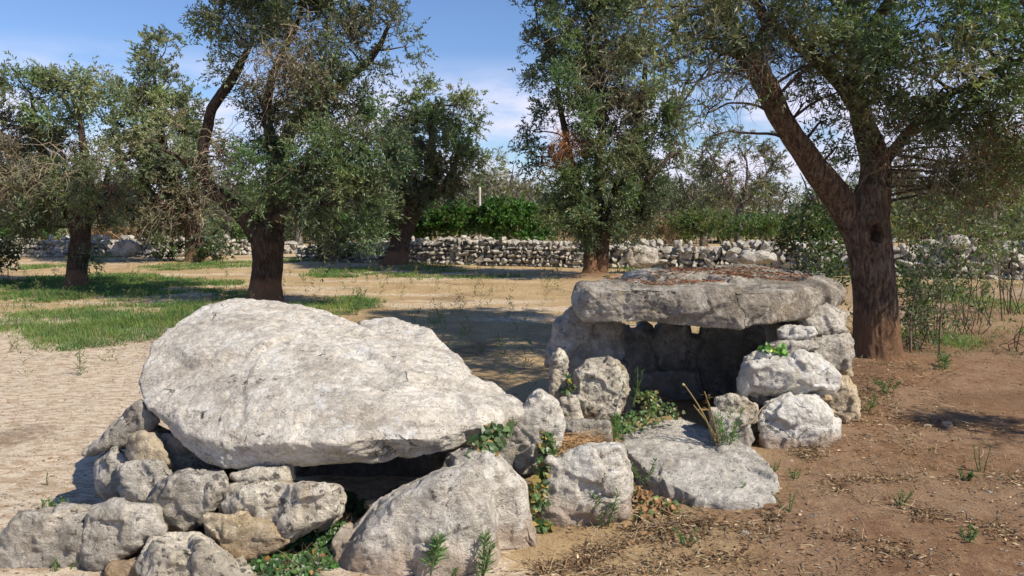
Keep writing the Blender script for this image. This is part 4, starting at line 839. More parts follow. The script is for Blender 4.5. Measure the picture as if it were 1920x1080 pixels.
shrub(1240, 425, 56, 26, 32, 'y', 'dry yellowish scrub beyond the tumbled wall', 93, L=.1, W=.04, dens=200, dead=300)
shrub(1520, 440, 66, 66, 11.0, 'd', 'dark glossy leaved bush behind the right end of the flat capstone', 94, L=.06, W=.028, dens=1300)
shrub(1545, 530, 50, 70, 10.4, 'd', 'dark small leaved shrub left of the big trunk base', 95, L=.05, W=.025, dens=1500)
shrub(1730, 420, 60, 70, 10.2, 'o', 'tall leafy sucker bush right of the big trunk, reaching the low branches', 96, L=.06, W=.024, dens=700, dead=40)
shrub(1745, 540, 66, 90, 9.6, 'd', 'dense dark sucker bush right of the big trunk, hiding the wall', 97, L=.055, W=.022, dens=760, dead=30, subs=12)
shrub(1725, 625, 46, 42, 9.1, 'd', 'leafy undergrowth shrub at the right foot of the big trunk', 112, L=.05, W=.02, dens=800, dead=60)
shrub(1825, 470, 66, 80, 11.4, 'o', 'airy grey green shrub before the wall right of the suckers', 98, L=.06, W=.022, dens=230, dead=30, subs=10)
shrub(1905, 440, 60, 80, 12.5, 'o', 'airy olive shrub before the wall at the right edge', 99, L=.065, W=.024, dens=230, dead=20, subs=10)
shrub(1830, 575, 60, 50, 10.4, 'd', 'low dark scrubby growth between the saplings and the wall', 111, L=.05, W=.018, dens=240, dead=30)
shrub(1918, 620, 22, 46, 9.0, 'g', 'slim green plant at the right edge on red soil', 100, L=.05, W=.014, dens=900)
def sapling(px, py, hpx, label, seed, lean=4):
    rg = np.random.default_rng(seed); b = G(px, py); D = b[1]; b[2] = gzs(b[0], b[1])
    root = empty('sapling', b); tag(root, label, 'sapling', 'thin saplings beside the big olive')
    top_ = P(px + lean, py - hpx, D); pts = [b + [0, 0, -.03], (b + top_) / 2 + rg.normal(0, .03, 3), top_]
    v, fs = tube(pts, [.013, .010, .004], 8, True, .08, 0.04, 9, .02, seed)
    obj('stem', mesh_np('stem', v, fs, np.broadcast_to(np.array([.20, .155, .11]), (len(v), 3)), True, b), M['twig'], root)
    n = 26; t = rg.uniform(.25, 1, n)[:, None]; st = b + (top_ - b) * t
    v, f, pt = hairs(st, rg.normal(0, 1, (n, 3)) * [1, 1, .3] + [0, 0, .5], rg.uniform(.15, .4, n), np.full(n, .003), 5, .02, .15, rg)
    obj('branches', mesh_np('branches', v, f, np.broadcast_to(np.array([.16, .12, .085]), v.shape), False, b), M['twig'], root)
    pp = pt[:, 1:].reshape(-1, 3); pp = np.repeat(pp, 4, 0) + rg.normal(0, .03, (len(pp) * 4, 3))
    v, f = leaf_quads(pp, nrm(rg.normal(0, 1, pp.shape) + [0, 0, .6]), rg.uniform(.03, .06, len(pp)), rg.uniform(.010, .018, len(pp)), rg)
    c = np.array(TONES['o']) * np.exp(rg.normal(0, .25, (len(pp), 1)))
    obj('leaves', mesh_np('leaves', v, f, np.repeat(c, 4, 0), False, b), M['leaf'], root)
sapling(1762, 668, 150, 'straight thin sapling standing right of the big trunk on red soil', 121)
sapling(1707, 668, 170, 'slanting thin sapling close to the right side of the big trunk', 122, 26)
sapling(1880, 600, 150, 'slender sapling near the right edge before the wall', 123, -8)

# pale post beyond the bush
b = P(900, 446, 40.0); b[2] = 0; v, fs = tube([b, b + [0, 0, 2.9]], [.07, .06], 10, True, .2, .05, 9, .02, 4)
tag(obj('post', mesh_np('post', v, fs, np.broadcast_to(np.array([.5, .46, .4]), (len(v), 3)), True, b), M['twig'], None, b), 'pale weathered post standing up behind the bright green bush', 'post')

# far wood that closes the horizon
def far_wood():
    rg = np.random.default_rng(301); bl = []
    for k in range(340):
        a = R(rg.uniform(-52, 52)); r = rg.uniform(42, 95); h = rg.uniform(0.9, 2.3)
        bl.append((np.array([r * math.sin(a), r * math.cos(a), h * 0.9]), np.array([rg.uniform(2.2, 4.2), 2.0, h]), rg.choice(['o', 'g', 'd', 't', 'y']), rg.uniform(.6, 1.0)))
    v, f, col, _, _ = foliage(bl, 0.34, .14, 26, rg, per=8, spray=.8, clump=.7)
    v[:, 2] = np.maximum(v[:, 2], 0)
    tag(obj('far_wood', mesh_np('far_wood', v, f, col), M['leaf']), 'band of distant olive trees and scrub closing the horizon', 'woodland', kind='stuff')
    n = 5000; a = R(1) * rg.uniform(-52, 52, n); r = rg.uniform(31, 75, n)
    st = np.stack([r * np.sin(a), r * np.cos(a), r * 0], 1); keep = fbm(st * .18, 3, 8) > -.1; st = st[keep]; n = len(st)
    v, f, _ = hairs(st, rg.normal(0, .35, (n, 3)) + [0, 0, 1], rg.uniform(.5, 1.7, n), np.full(n, .028), 4, .05, .25, rg)
    c = np.repeat(np.array([.24, .17, .10]) * np.exp(rg.normal(0, .3, (n, 1))), len(v) // n, 0)
    tag(obj('dry_scrub', mesh_np('dry_scrub', v, f, c), M['twig']), 'brown dry scrub and tall dead grass beyond the walls', 'scrub', kind='stuff')
far_wood()

# ------------------------------------------------------------------ ground cover
def blades(x, y, h, wd, colr, rg, lean=.35, z=None, tips=None):
    """curved three-segment grass blades"""
    n = len(x); z = gz(x, y) if z is None else z
    a = rg.uniform(0, 6.283, n); d = np.stack([np.cos(a), np.sin(a), a * 0], 1); s = np.stack([-np.sin(a), np.cos(a), a * 0], 1)
    b = np.stack([x, y, z - .005], 1); ln = rg.uniform(.1, 1, n) * lean
    ring = []
    for t in (0, .4, .75):
        c = b + d * (h * ln * t ** 1.8)[:, None] + np.stack([a * 0, a * 0, h * t * (1 - .25 * ln * t)], 1)
        wv = (wd * (1 - t * .7) * .5)[:, None] * s; ring += [c - wv, c + wv]
    tip = b + d * (h * ln)[:, None] + np.stack([a * 0, a * 0, h * (1 - .25 * ln)], 1)
    V = np.stack(ring + [tip], 1).reshape(-1, 3); o = np.arange(n)[:, None] * 7
    Q = np.concatenate([o + np.array([0, 1, 3, 2]), o + np.array([2, 3, 5, 4])]); T = o + np.array([4, 5, 6])
    return V, [Q, T], np.repeat(colr, 7, 0)
def on_view(n, y0, y1, rg, xpad=1.12):
    """points on the ground, denser near the viewer, inside and a little beyond the view"""
    y = y0 * (y1 / y0) ** rg.random(n); x = rg.uniform(-.65, .65, n) * y * xpad
    return x, y
ROCKBOX = [(-1.35, 4.3, 1.25, .75), (-1.6, 3.8, .7, .35), (-.35, 3.75, .5, .3), (.6, 4.2, .28, .24), (1.35, 4.85, .5, .45), (1.6, 6.1, 1.0, .8)]
def free(x, y):
    k = np.ones(len(x), bool)
    for cx, cy, a, b in ROCKBOX: k &= ((x - cx) / a) ** 2 + ((y - cy) / b) ** 2 > 1
    return k
def grass_cover():
    rg = np.random.default_rng(400)
    # green patches given on the photograph: centre px, py, half sizes, strength
    pat = [(60,540,230,26,1), (250,545,190,22,.9), (130,600,150,26,.55), (225,615,165,42,1), (40,620,60,30,.3), (420,560,60,14,.7), (330,585,90,24,.9), (60,575,90,16,.5), (620,577,90,20,.7), (690,575,40,16,.4), (640,512,80,10,.7), (800,508,120,9,.45), (380,500,120,9,.6), (100,500,60,8,.5), (870,520,160,6,.35), (560,488,60,8,.5), (1180,505,60,8,.5), (1820,560,110,40,.4), (1770,640,80,22,.4), (1270,500,150,5,.4)]
    X = []; Y = []; K = []
    for px, py, rx, ry, st in pat:
        a = G(px, py); yb = G(px, py + ry)[1]; yt = G(px, py - ry)[1]; ax = rx * a[1] / F; ay = (yt - yb) / 2; cy = (yt + yb) / 2
        n = int(min(70000, 3000 * st * ax * ay * 3.14 * (9 / a[1]) ** .9))
        t = rg.uniform(0, 6.283, n); r = rg.random(n) ** .6
        x = a[0] + np.cos(t) * r * ax; y = cy + np.sin(t) * r * ay
        q = np.stack([x, y, x * 0], 1); f_ = fbm(q * 1.4, 3, 77) + .35 * fbm(q * 6, 2, 78)
        k = f_ > rg.normal(-.22 + .35 * (1 - st), .16, n) + .45 * (r ** 4); X.append(x[k]); Y.append(y[k])
    x = np.concatenate(X); y = np.concatenate(Y); n = len(x)
    q = np.stack([x, y, x * 0], 1); mx_ = sstep(-.4, .4, fbm(q * 1.7, 3, 44))[:, None]; g = np.array([.085, .19, .06]) * (1 - mx_) + np.array([.17, .26, .07]) * mx_; col = g * np.exp(rg.normal(0, .28, (n, 1))) * (1 + rg.normal(0, .08, (n, 3)))
    m = rg.random(n) < .2; col[m] = np.array([.26, .22, .11]) * np.exp(rg.normal(0, .2, (m.sum(), 1)))
    h = rg.uniform(.03, .13, n) * (1 + .5 * fbm(np.stack([x, y, x * 0], 1) * 1.2, 2, 5)); wd = rg.uniform(.005, .010, n) * np.clip(y / 9, 1, 2.2)
    v, fs, c = blades(x, y, h, wd, col, rg, 1.7)
    tag(obj('green_grass', mesh_np('green_grass', v, fs, c), M['grass']), 'green grass and low weeds growing in patches on the field', 'grass', kind='stuff')
    # straw
    n = 60000; x, y = on_view(n, 4.2, 30, rg); q = np.stack([x, y, x * 0], 1)
    left_path = (x < -.5) & (y < 9.3)
    k = (fbm(q * np.array([.8, 2.2, 1]), 4, 90) > rg.normal(0.0, .2, n)) & free(x, y) & (rg.random(n) < np.where(y > 9, 1.0, np.where(left_path, .22, .35)))
    x, y = x[k], y[k]; n = len(x)
    col = np.array([.42, .32, .18]) * np.exp(rg.normal(0, .25, (n, 1)))
    gm = rg.random(n) < .10; col[gm] = np.array([.12, .15, .06])
    far = np.clip(y / 9, .8, 2)
    v, fs, c = blades(x, y, rg.uniform(.02, .10, n) * np.where(y > 9, 1.2, .7), rg.uniform(.0025, .005, n) * far, col, rg, 1.8)
    tag(obj('dry_grass', mesh_np('dry_grass', v, fs, c), M['grass']), 'short dry straw and stubble scattered over the bare field', 'dry grass', kind='stuff')
grass_cover()

def litter_cover():
    rg = np.random.default_rng(410)
    lines = [((1050,1035),(1330,1000),22,1.0), ((1100,1075),(1500,1040),26,.9), ((1400,1000),(1740,1050),22,1.0), ((1560,925),(1720,900),14,.8), ((1650,960),(1920,1010),18,.9), ((1150,985),(1300,960),20,.7), ((1480,820),(1720,830),20,.4), ((1650,800),(1900,800),14,.7), ((1600,720),(1740,740),22,.6), ((1190,940),(1260,925),22,1.3), ((1040,830),(1130,822),8,.0), ((1000,1030),(1060,1060),20,.6), ((1480,700),(1760,700),16,.5), ((1850,950),(1920,880),16,.5), ((1010,1078),(1180,1015),10,1.5), ((1185,990),(1460,978),10,1.6), ((1450,895),(1600,812),12,1.2), ((1600,800),(1650,720),16,.8), ((560,1079),(600,1060),10,.8)]
    X = []; Y = []
    for (ax, ay), (bx, by), sg, st in lines:
        a = G(ax, ay); b = G(bx, by); L = np.linalg.norm(b - a); n = int(st * 900 * max(.4, L)); t = rg.random(n)[:, None]
        spr = sg * a[1] ** 2 / (F * CAMH); q = a + (b - a) * t + np.stack([rg.normal(0, spr * .5, n), rg.normal(0, spr * .55, n), np.zeros(n)], 1)
        q = q[fbm(q * 5, 3, 31) > -.15]; X.append(q[:, 0]); Y.append(q[:, 1])
    n = 9000; x, y = on_view(n, 3.2, 11, rg); k = (x > -.1) & (fbm(np.stack([x, y, x * 0], 1) * 2.2, 3, 12) > .0); X.append(x[k]); Y.append(y[k])
    x = np.concatenate(X); y = np.concatenate(Y); k = free(x, y) | (rg.random(len(x)) < .0); x, y = x[k], y[k]; n = len(x)
    z = gz(x, y) + rg.uniform(.003, .018, n); a = rg.uniform(0, 6.283, n)
    ld = nrm(np.stack([np.cos(a), np.sin(a), rg.normal(.12, .22, n)], 1))
    v, f = leaf_quads(np.stack([x, y, z], 1), ld, rg.uniform(.018, .05, n), rg.uniform(.005, .012, n), rg)
    pal = np.array([[.20, .13, .075], [.32, .24, .15], [.14, .09, .05], [.40, .32, .21], [.25, .15, .08]]); col = pal[rg.integers(0, 5, n)] * np.exp(rg.normal(0, .25, (n, 1)))
    tag(obj('leaf_litter', mesh_np('leaf_litter', v, f, np.repeat(col, 4, 0)), M['litter']), 'fallen dry olive leaves gathered in strips on the red soil', 'leaf litter', kind='stuff')
    k = rg.random(n) < .10; st = np.stack([x[k], y[k], z[k]], 1); m = k.sum(); a = rg.uniform(0, 6.283, m)
    v, f, _ = hairs(st, np.stack([np.cos(a), np.sin(a), rg.normal(.1, .1, m)], 1), rg.uniform(.05, .22, m), rg.uniform(.0012, .003, m), 4, .03, .22, rg)
    v[:, 2] = np.maximum(v[:, 2], gz(v[:, 0], v[:, 1]) + .002)
    c = np.repeat(pal[rg.integers(0, 5, m)], len(v) // m, 0)
    tag(obj('fallen_twigs', mesh_np('fallen_twigs', v, f, c), M['twig']), 'thin fallen twigs lying among the dry leaves', 'twigs', kind='stuff')
    # pebbles and clods
    for nm, lab, cnt, smin, smax, mt, xr in (('gravel', 'small pale stones and grit strewn over the bare soil', 2600, .003, .015, 'wall', None), ('limestone_chips', 'flat pale chips of limestone littering the bare path at left', 3600, .005, .022, 'wall', 'L'), ('soil_clods', 'crumbs and clods of brown earth on the bare soil', 6500, .004, .017, 'clod', None)):
        x, y = on_view(cnt, 3.2, 16, rg); s_ = rg.uniform(smin, smax, cnt) * np.where(rg.random(cnt) < .06, 1.7, 1)
        k = free(x, y) & ((x > -.3) | (rg.random(cnt) < .5)) if xr is None else free(x, y) & (x < -.6 + .25 * fbm(np.stack([x, y, x * 0], 1), 2, 3)) & (fbm(np.stack([x, y, x * 0], 1) * 1.5, 3, 71) > -.1)
        x, y, s_ = x[k], y[k], s_[k]
        parts = []
        for i in range(len(x)):
            v, f = T0[i % len(T0)]; parts.append((v * np.array([1, .8, .55]) * s_[i] + np.array([x[i], y[i], 0]), [f]))
        v, fs = merge(parts); off = np.repeat(gz(x, y), len(T0[0][0])); v[:, 2] += off + .002
        tag(obj(nm, mesh_np(nm, v, fs, None, False), M[mt]), lab, nm.replace('_', ' '), kind='stuff')
T0 = stone_templates(8, 1)
m_, nt_ = mat_new('earth_clod'); s_ = NT(nt_); tcn_ = s_.n('ShaderNodeTexCoord'); s_.finish(s_.mix(s_.noise(tcn_.outputs['Object'], 9, 5), (.17, .095, .05), (.36, .24, .15)), .97, None); M['clod'] = m_
litter_cover()

# ------------------------------------------------------------------ single plants
def weed(px, py, hpx, label, seed, Y=None, n_st=1, L=.06, W=.009, tone=(.105, .19, .07), group='fleabane weeds around the dolmens', tops=True):
    rg = np.random.default_rng(seed)
    b = G(px, py) if Y is None else P(px, py, Y)
    if Y is None: b[2] = gzs(b[0], b[1])
    h = hpx * b[1] / F
    root = empty('weed', b); tag(root, label, 'weed', group)
    V = []; st = []
    for s in range(n_st):
        a = rg.uniform(0, 6.28); ln = (0 if n_st == 1 else (.28 if h > .17 else .9)) * h * rg.uniform(.5, 1.3)
        top_ = b + np.array([math.cos(a) * ln, math.sin(a) * ln, h * rg.uniform(.75, 1)]); b2 = b + np.array([math.cos(a), math.sin(a), 0]) * .012 * (n_st > 1) - np.array([0, 0, .01])
        v, fs = tube([b2, (b2 + top_) / 2 + rg.normal(0, .006, 3), top_], [.0035, .003, .0015], 6, True, .02, 0, 9, .004, seed + s); V.append((v, fs)); st.append((b2, top_))
    v, fs = merge(V)
    obj('stem', mesh_np('stem', v, fs, np.broadcast_to(np.array([.13, .17, .07]), (len(v), 3)), True, b), M['grass'], root)
    PP = []; DD = []; LL = []
    for b2, top_ in st:
        n = int(16 + h * 130 / (1 + .15 * n_st)); t = rg.random(n) ** .75; a = np.arange(n) * 2.4
        p = b2 + (top_ - b2) * (0.12 + .88 * t[:, None])
        d = nrm(np.stack([np.cos(a), np.sin(a), .25 + .8 * t + rg.normal(0, .3, n)], 1)); PP.append(p); DD.append(d); LL.append(L * (1.15 - .5 * t) * rg.uniform(.7, 1.2, n))
    p = np.concatenate(PP); d = np.concatenate(DD); ll = np.concatenate(LL); k = min(1.0, max(.45, h / .16))
    v, f = leaf_quads(p, d, ll * k, np.full(len(p), W), rg)
    col = np.array(tone) * np.exp(rg.normal(0, .22, (len(p), 1)))
    obj('leaves', mesh_np('leaves', v, f, np.repeat(col, 4, 0), False, b), M['grass'], root)
    return root
weed(802, 1075, 82, 'tall spiky weed in front of the largest front boulder, casting a shadow on it', 501, 3.32, 2, .075, .011)
weed(900, 1082, 84, 'bushy spiky weed right of the tall one at the foot of the front boulder', 502, 3.34, 4, .055, .007)
weed(845, 1085, 26, 'low weed between the two spiky weeds at the bottom edge', 503, 3.36, 3, .04, .006)
weed(1135, 990, 86, 'spiky weed growing before the squarish pale boulder', 504, 3.98, 3, .055, .008)
weed(1290, 1022, 30, 'small ground weed on the soil below the flat slab', 505, None, 5, .045, .006)
weed(1392, 958, 62, 'thin pale weed before the front edge of the flat grey slab', 506, 4.25, 1, .04, .007, (.12, .19, .08))
weed(1430, 955, 38, 'short green weed at the right corner of the flat grey slab', 507, 4.3, 2, .05, .008)
weed(1300, 962, 32, 'feathery small weed below the front edge of the flat slab', 508, 4.22, 4, .035, .005)
weed(1210, 905, 50, 'leafy weed between the squarish boulder and the flat slab', 509, 4.35, 3, .04, .007)
weed(1362, 850, 96, 'bright green bushy weed at the right rear of the flat slab', 510, 4.92, 5, .05, .006, (.09, .22, .045))
weed(1148, 828, 52, 'bright feathery weed left of the chamber opening', 511, 4.9, 5, .05, .005, (.09, .22, .045))
weed(1185, 760, 90, 'dark climbing weed against the speckled boulder', 512, 5.3, 2, .035, .006, (.06, .11, .04))
weed(1490, 905, 20, 'little green sprig right of the flat slab', 513, None, 4, .04, .006)
weed(1448, 893, 24, 'small sprig beside the right end of the flat slab', 514, None, 3, .04, .006)
weed(1690, 955, 28, 'low spreading weed on the open red soil at right', 515, None, 6, .04, .005)
weed(1815, 1020, 28, 'low green weed near the lower right corner', 516, None, 6, .05, .007)
weed(1812, 905, 20, 'rosette weed with broad leaves on the red soil at right', 517, None, 4, .05, .014)
weed(1840, 890, 58, 'thin branched stalk leaning right on the open soil', 518, None, 3, .02, .004, (.16, .17, .07))
weed(1665, 740, 26, 'pale low weed near the foot of the big trunk', 519, None, 5, .06, .016, (.15, .19, .09))
weed(1770, 700, 30, 'green tuft right of the big trunk', 520, None, 6, .07, .008)
weed(1625, 775, 36, 'green weed beside the beige boulder', 521, None, 3, .06, .01, (.13, .17, .06))
weed(120, 1078, 34, 'spiky green tuft growing on the bottom left corner boulder', 522, 3.42, 5, .05, .005, (.09, .2, .05))
weed(75, 962, 26, 'green tuft on the bare path behind the corner boulder', 523, None, 6, .06, .008)
weed(110, 955, 22, 'second green tuft on the bare path behind the corner boulder', 524, None, 5, .06, .008)
weed(90, 905, 34, 'thin dry stalk standing on the bare path at left', 525, None, 1, .02, .004, (.2, .17, .09))
weed(1845, 560, 30, 'green tuft under the shrubs at right', 526, None, 6, .1, .01)
weed(150, 690, 50, 'thin stalk weed on the pale path at left', 527, None, 1, .03, .006, (.17, .16, .07))
weed(668, 590, 60, 'tall green weed behind the tilted capstone', 528, None, 5, .07, .01, (.10, .17, .06))
weed(1480, 970, 40, 'thin pale grassy weed right of the flat slab corner', 529, None, 4, .03, .004, (.17, .19, .09))
rgm = np.random.default_rng(530)
def mid_weeds():
    n = 0; V = []; F4 = []; C_ = []; off = 0
    x, y = on_view(620, 7.5, 24, rgm); k = fbm(np.stack([x, y, x * 0], 1) * .6, 3, 14) > -.25; x, y = x[k], y[k]
    for xx, yy in zip(x, y):
        m = 26; h = rgm.uniform(.10, .42); a = np.arange(m) * 2.4; t = rgm.random(m)
        p = np.array([xx, yy, gzs(xx, yy)]) + np.stack([rgm.normal(0, .02, m) + t * rgm.normal(0, .05), rgm.normal(0, .02, m), t * h], 1)
        d = nrm(np.stack([np.cos(a), np.sin(a), .9 + rgm.normal(0, .3, m)], 1))
        v, f = leaf_quads(p, d, rgm.uniform(.04, .09, m), rgm.uniform(.006, .011, m) * max(1, yy / 12), rgm)
        V.append(v); F4.append(f + off); off += len(v); C_.append(np.broadcast_to(np.array([(.11, .16, .06), (.19, .18, .09), (.08, .14, .05), (.24, .19, .11)][rgm.integers(4)]), v.shape))
    tag(obj('field_weeds', mesh_np('field_weeds', np.concatenate(V), np.concatenate(F4), np.concatenate(C_)), M['grass']), 'sparse low weeds dotted over the stubble field', 'weeds', kind='stuff')
mid_weeds()

# tall dry stalk with seed head
b = P(1345, 835, 4.95); tops = [P(1282, 722, 4.85), P(1322, 735, 4.9), P(1300, 760, 5.0)]
root = empty('dry_stalk', b); tag(root, 'tall dry yellowish stalk leaning left with a round seed head, before the dark chamber', 'dry plant')
for k, t_ in enumerate(tops):
    v, fs = tube([b + [0.01 * k, 0, 0], (b + t_) / 2 + [.01, 0, .02], t_], [.006, .005, .003], 7, True, .02, 0, 9, .008, 40 + k)
    obj('stem', mesh_np('stem', v, fs, np.broadcast_to(np.array([.26, .20, .09]), (len(v), 3)), True, b), M['twig'], root)
v, f = TPL[0]; obj('seed_head', mesh_np('seed_head', v * .013 + tops[0], f, np.broadcast_to(np.array([.36, .32, .14]), v.shape), True, b), M['twig'], root)
n = 60; rg = np.random.default_rng(5); t = rg.random(n)[:, None]; p = b + (tops[1] - b) * t + rg.normal(0, .008, (n, 3))
v, f = leaf_quads(p, nrm(rg.normal(0, 1, (n, 3)) + [0, 0, -.3]), rg.uniform(.02, .05, n), np.full(n, .006), rg)
obj('leaves', mesh_np('leaves', v, f, np.broadcast_to(np.array([.24, .17, .09]), v.shape), False, b), M['grass'], root)
# bare broken branch
b = P(1385, 800, 4.95); v, fs = tube([b, P(1410, 790, 4.95), P(1428, 765, 5.0), P(1450, 750, 5.0)], [.007, .006, .005, .003], 8, True, .02, .05, 9, .01, 3)
tag(obj('dead_branch', mesh_np('dead_branch', v, fs, np.broadcast_to(np.array([.30, .23, .16]), (len(v), 3)), True, b), M['twig'], None, b), 'thin bare branch leaning against the small stones left of the white boulder', 'branch')

def broadleaf(p, nrmls, size, rg):
    """ivy-like folded leaves: five-pointed outline, two halves"""
    n = len(p); a = nrm(np.cross(nrmls, rg.normal(0, 1, (n, 3)))); s = np.cross(nrmls, a)
    out = [(0, 0, 0), (.15, .55, .10), (.62, .42, .08), (1.0, 0, -.05), (.62, -.42, .08), (.15, -.55, .10)]
    V = np.stack([p + (a * x + s * y + nrmls * z) * size[:, None] for x, y, z in out], 1).reshape(-1, 3); o = np.arange(n)[:, None] * 6
    return V, [np.concatenate([o + np.array([0, 3, 2, 1]), o + np.array([0, 5, 4, 3])])]
def creeper(name, cat, label, segs, seed, size=.035, n=160, cols=((.045, .095, .03), (.075, .13, .04), (.10, .15, .06)), odd=.15, oddc=(.30, .25, .05), spread=.05, lift=.02, group=None):
    """segs: list of (point, radius xyz) clumps"""
    rg = np.random.default_rng(seed); P_ = []; Nn = []
    loc = np.array(segs[0][0]); root = empty(name, loc); tag(root, label, cat, group)
    for c, r in segs:
        d = nrm(rg.normal(0, 1, (n, 3))); P_.append(np.array(c) + d * (rg.random(n) ** .4)[:, None] * np.array(r)); Nn.append(nrm(d * .5 + np.array([.25, -.8, .8]) + rg.normal(0, .45, (n, 3))))
    p = np.concatenate(P_); nn = np.concatenate(Nn); m = len(p)
    v, fs = broadleaf(p, nn, size * rg.uniform(.4, 1.3, m), rg)
    cc = np.array(cols)[rg.integers(0, len(cols), m)] * np.exp(rg.normal(0, .25, (m, 1))); k = rg.random(m) < odd; cc[k] = np.array(oddc) * np.exp(rg.normal(0, .3, (k.sum(), 1)))
    obj('leaves', mesh_np('leaves', v, fs, np.repeat(cc, 6, 0), False, loc), M['shrub'], root)
    k = rg.random(m) < .25; st = p[k]
    v, f, _ = hairs(st, rg.normal(0, 1, (k.sum(), 3)) - [0, 0, .5], rg.uniform(.04, .12, k.sum()), np.full(k.sum(), .0016), 4, .2, .3, rg)
    obj('vines', mesh_np('vines', v, f, np.broadcast_to(np.array([.13, .09, .055]), v.shape), False, loc), M['twig'], root)
    return root
creeper('ivy', 'ivy', 'green and yellow ivy climbing between the upright peaked stone and the squarish boulder', [(P(1030, 835, 4.12), (.04, .05, .07)), (P(1022, 880, 4.05), (.06, .05, .09)), (P(1005, 930, 3.95), (.06, .05, .10)), (P(1018, 985, 3.9), (.05, .03, .03))], 601, .034, 75, odd=.4, oddc=(.30, .22, .06), group='ivy on the stones')
creeper('ivy', 'ivy', 'dark green ivy clump at the right tip of the tilted capstone', [(P(900, 845, 3.75), (.08, .06, .06)), (P(925, 815, 3.9), (.07, .06, .06)), (P(950, 795, 4.1), (.04, .05, .05))], 602, .036, 90, odd=.16, oddc=(.3, .2, .08), group='ivy on the stones')
creeper('ivy', 'ivy', 'small ivy sprig in the gap left of the speckled boulder', [(P(1068, 720, 5.35), (.04, .03, .10)), (P(1072, 755, 5.3), (.05, .03, .04))], 603, .035, 34, odd=.05, group='ivy on the stones')
creeper('ivy', 'ivy', 'bright ivy leaves sprouting from the right stack above the white block', [(P(1465, 655, 5.36), (.05, .03, .03)), (P(1440, 652, 5.34), (.04, .03, .02))], 604, .042, 16, cols=((.08, .2, .03), (.11, .25, .04)), odd=.1, group='ivy on the stones')
creeper('ground_creeper', 'creeper', 'leafy green creeper covering the ground under the tilted capstone', [(P(640, 945, 4.20), (0.09, 0.07, 0.07)), (P(600, 975, 3.98), (0.12, 0.10, 0.06)), (P(560, 1020, 3.70), (0.13, 0.10, 0.06)), (P(510, 1065, 3.44), (0.13, 0.10, 0.05)), (P(640, 1005, 3.79), (0.10, 0.08, 0.06)), (P(590, 1060, 3.47), (0.12, 0.10, 0.06)), (P(690, 955, 4.13), (0.07, 0.06, 0.04)), (P(760, 930, 4.32), (0.12, 0.10, 0.04)), (P(545, 1085, 3.34), (0.14, 0.11, 0.05))], 605, .024, 900, cols=((.05, .12, .03), (.075, .16, .04), (.04, .09, .03)), odd=.03, oddc=(.35, .16, .05))
creeper('ground_creeper', 'creeper', 'green leafy undergrowth on the floor of the dark chamber', [(P(1200, 785, 5.1), (.16, .16, .05)), (P(1240, 770, 5.3), (.14, .16, .05)), (P(1170, 800, 5.0), (.10, .1, .04)), (P(1215, 745, 5.6), (.1, .1, .05))], 606, .024, 110, cols=((.055, .12, .03), (.08, .15, .04), (.12, .14, .05)), odd=.03)
creeper('ground_creeper', 'creeper', 'withered orange and green creeper at the left foot of the flat grey slab', [(P(1195, 925, 4.25), (.06, .05, .05)), (P(1230, 940, 4.15), (.10, .07, .04)), (P(1210, 965, 4.05), (.08, .07, .03)), (P(1260, 955, 4.1), (.06, .05, .03))], 607, .028, 60, cols=((.07, .14, .03), (.22, .13, .06)), odd=.45, oddc=(.27, .15, .07))
# dry grass tuft on the stones
rg = np.random.default_rng(620); n = 420; t = rg.random(n); c = np.stack([P(1045 + 85 * a, 828 + rg.normal(0, 5), 4.30) for a in t]); c[:, 1] += rg.normal(0, .06, n); a = rg.normal(0, .5, n)
v, f, _ = hairs(c, np.stack([np.cos(a) * np.where(rg.random(n) < .5, -1, 1), np.sin(a), rg.normal(0.05, .15, n)], 1), rg.uniform(.06, .2, n), np.full(n, .0018), 5, .12, .2, rg)
loc = c[0]; tag(obj('dry_grass_tuft', mesh_np('dry_grass_tuft', v, f, np.repeat(np.array([.38, .24, .12]) * np.exp(rg.normal(0, .3, (n, 1))), len(v) // n, 0), False, loc), M['twig'], None, loc), 'tuft of dry orange grass lying on top of the squarish pale boulder', 'dry grass')
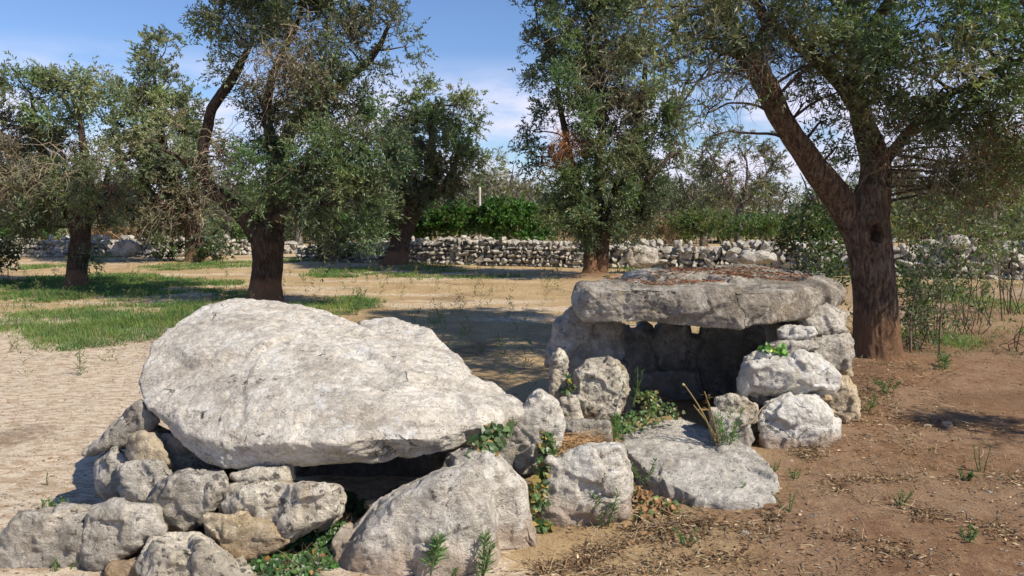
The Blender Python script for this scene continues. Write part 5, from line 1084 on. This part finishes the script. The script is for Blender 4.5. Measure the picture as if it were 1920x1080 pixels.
# clear single stones on the soil
SG = 'loose pale stones lying on the red soil'
for px, py, wd, lab in ((1523, 975, 20, 'pale grey loose stone on the soil right of the flat slab corner'), (1662, 802, 14, 'round pinkish pebble on the red soil below the big trunk'), (1775, 802, 22, 'flat white stone on the soil at the edge of the right shadow'), (1738, 804, 16, 'thin white stone left of the flat white one near the right shadow'), (1480, 872, 18, 'pale stone on the soil below the white boulder'), (1683, 776, 12, 'small white pebble on the soil above the pinkish pebble'), (1396, 1004, 16, 'cream pebble on the soil below the thin pale weed'), (1655, 945, 10, 'small pebble beside the low spreading weed'), (210, 893, 26, 'flat pale stone on the bare path at left')):
    g = G(px, py); small_rock(px, py - wd * .25, wd, wd * .6, g[1], 'white' if 'white' in lab else 'wall', lab, group=SG, voxel=.006, smooth=3, cat='stone', name='loose_stone')

# dry brown leaves lying in the hollow on top of the flat capstone
cap_o = [o for o in bpy.data.objects if o.name.startswith('flat_capstone')][0]
rg = np.random.default_rng(640); n = 2600
cv = np.empty(len(cap_o.data.vertices) * 3, np.float32); cap_o.data.vertices.foreach_get('co', cv); cv = cv.reshape(-1, 3) + np.array(cap_o.location)
cn = np.empty(len(cap_o.data.vertices) * 3, np.float32); cap_o.data.vertex_normals.foreach_get('vector', cn); cn = cn.reshape(-1, 3)
k = (cn[:, 2] > .6) & (cv[:, 1] > 5.95) & (cv[:, 0] > .75) & (cv[:, 0] < 2.35) & (fbm(cv * 2.5, 3, 9) > -.12); cv = cv[k]; p = cv[rg.integers(0, len(cv), n)] + np.stack([rg.normal(0, .01, n), rg.normal(0, .01, n), rg.uniform(.002, .012, n)], 1)
a = rg.uniform(0, 6.283, n); v, f = leaf_quads(p, nrm(np.stack([np.cos(a), np.sin(a), rg.normal(.05, .12, n)], 1)), rg.uniform(.02, .055, n), rg.uniform(.006, .013, n), rg)
col = np.array([[.20, .085, .045], [.28, .14, .08], [.13, .07, .045], [.24, .11, .06]])[rg.integers(0, 4, n)] * np.exp(rg.normal(0, .25, (n, 1)))
tag(obj('dead_leaves', mesh_np('dead_leaves', v, f, np.repeat(col, 4, 0)), M['litter']), 'reddish brown dead leaves lying on top of the flat capstone', 'dead leaves', kind='stuff')
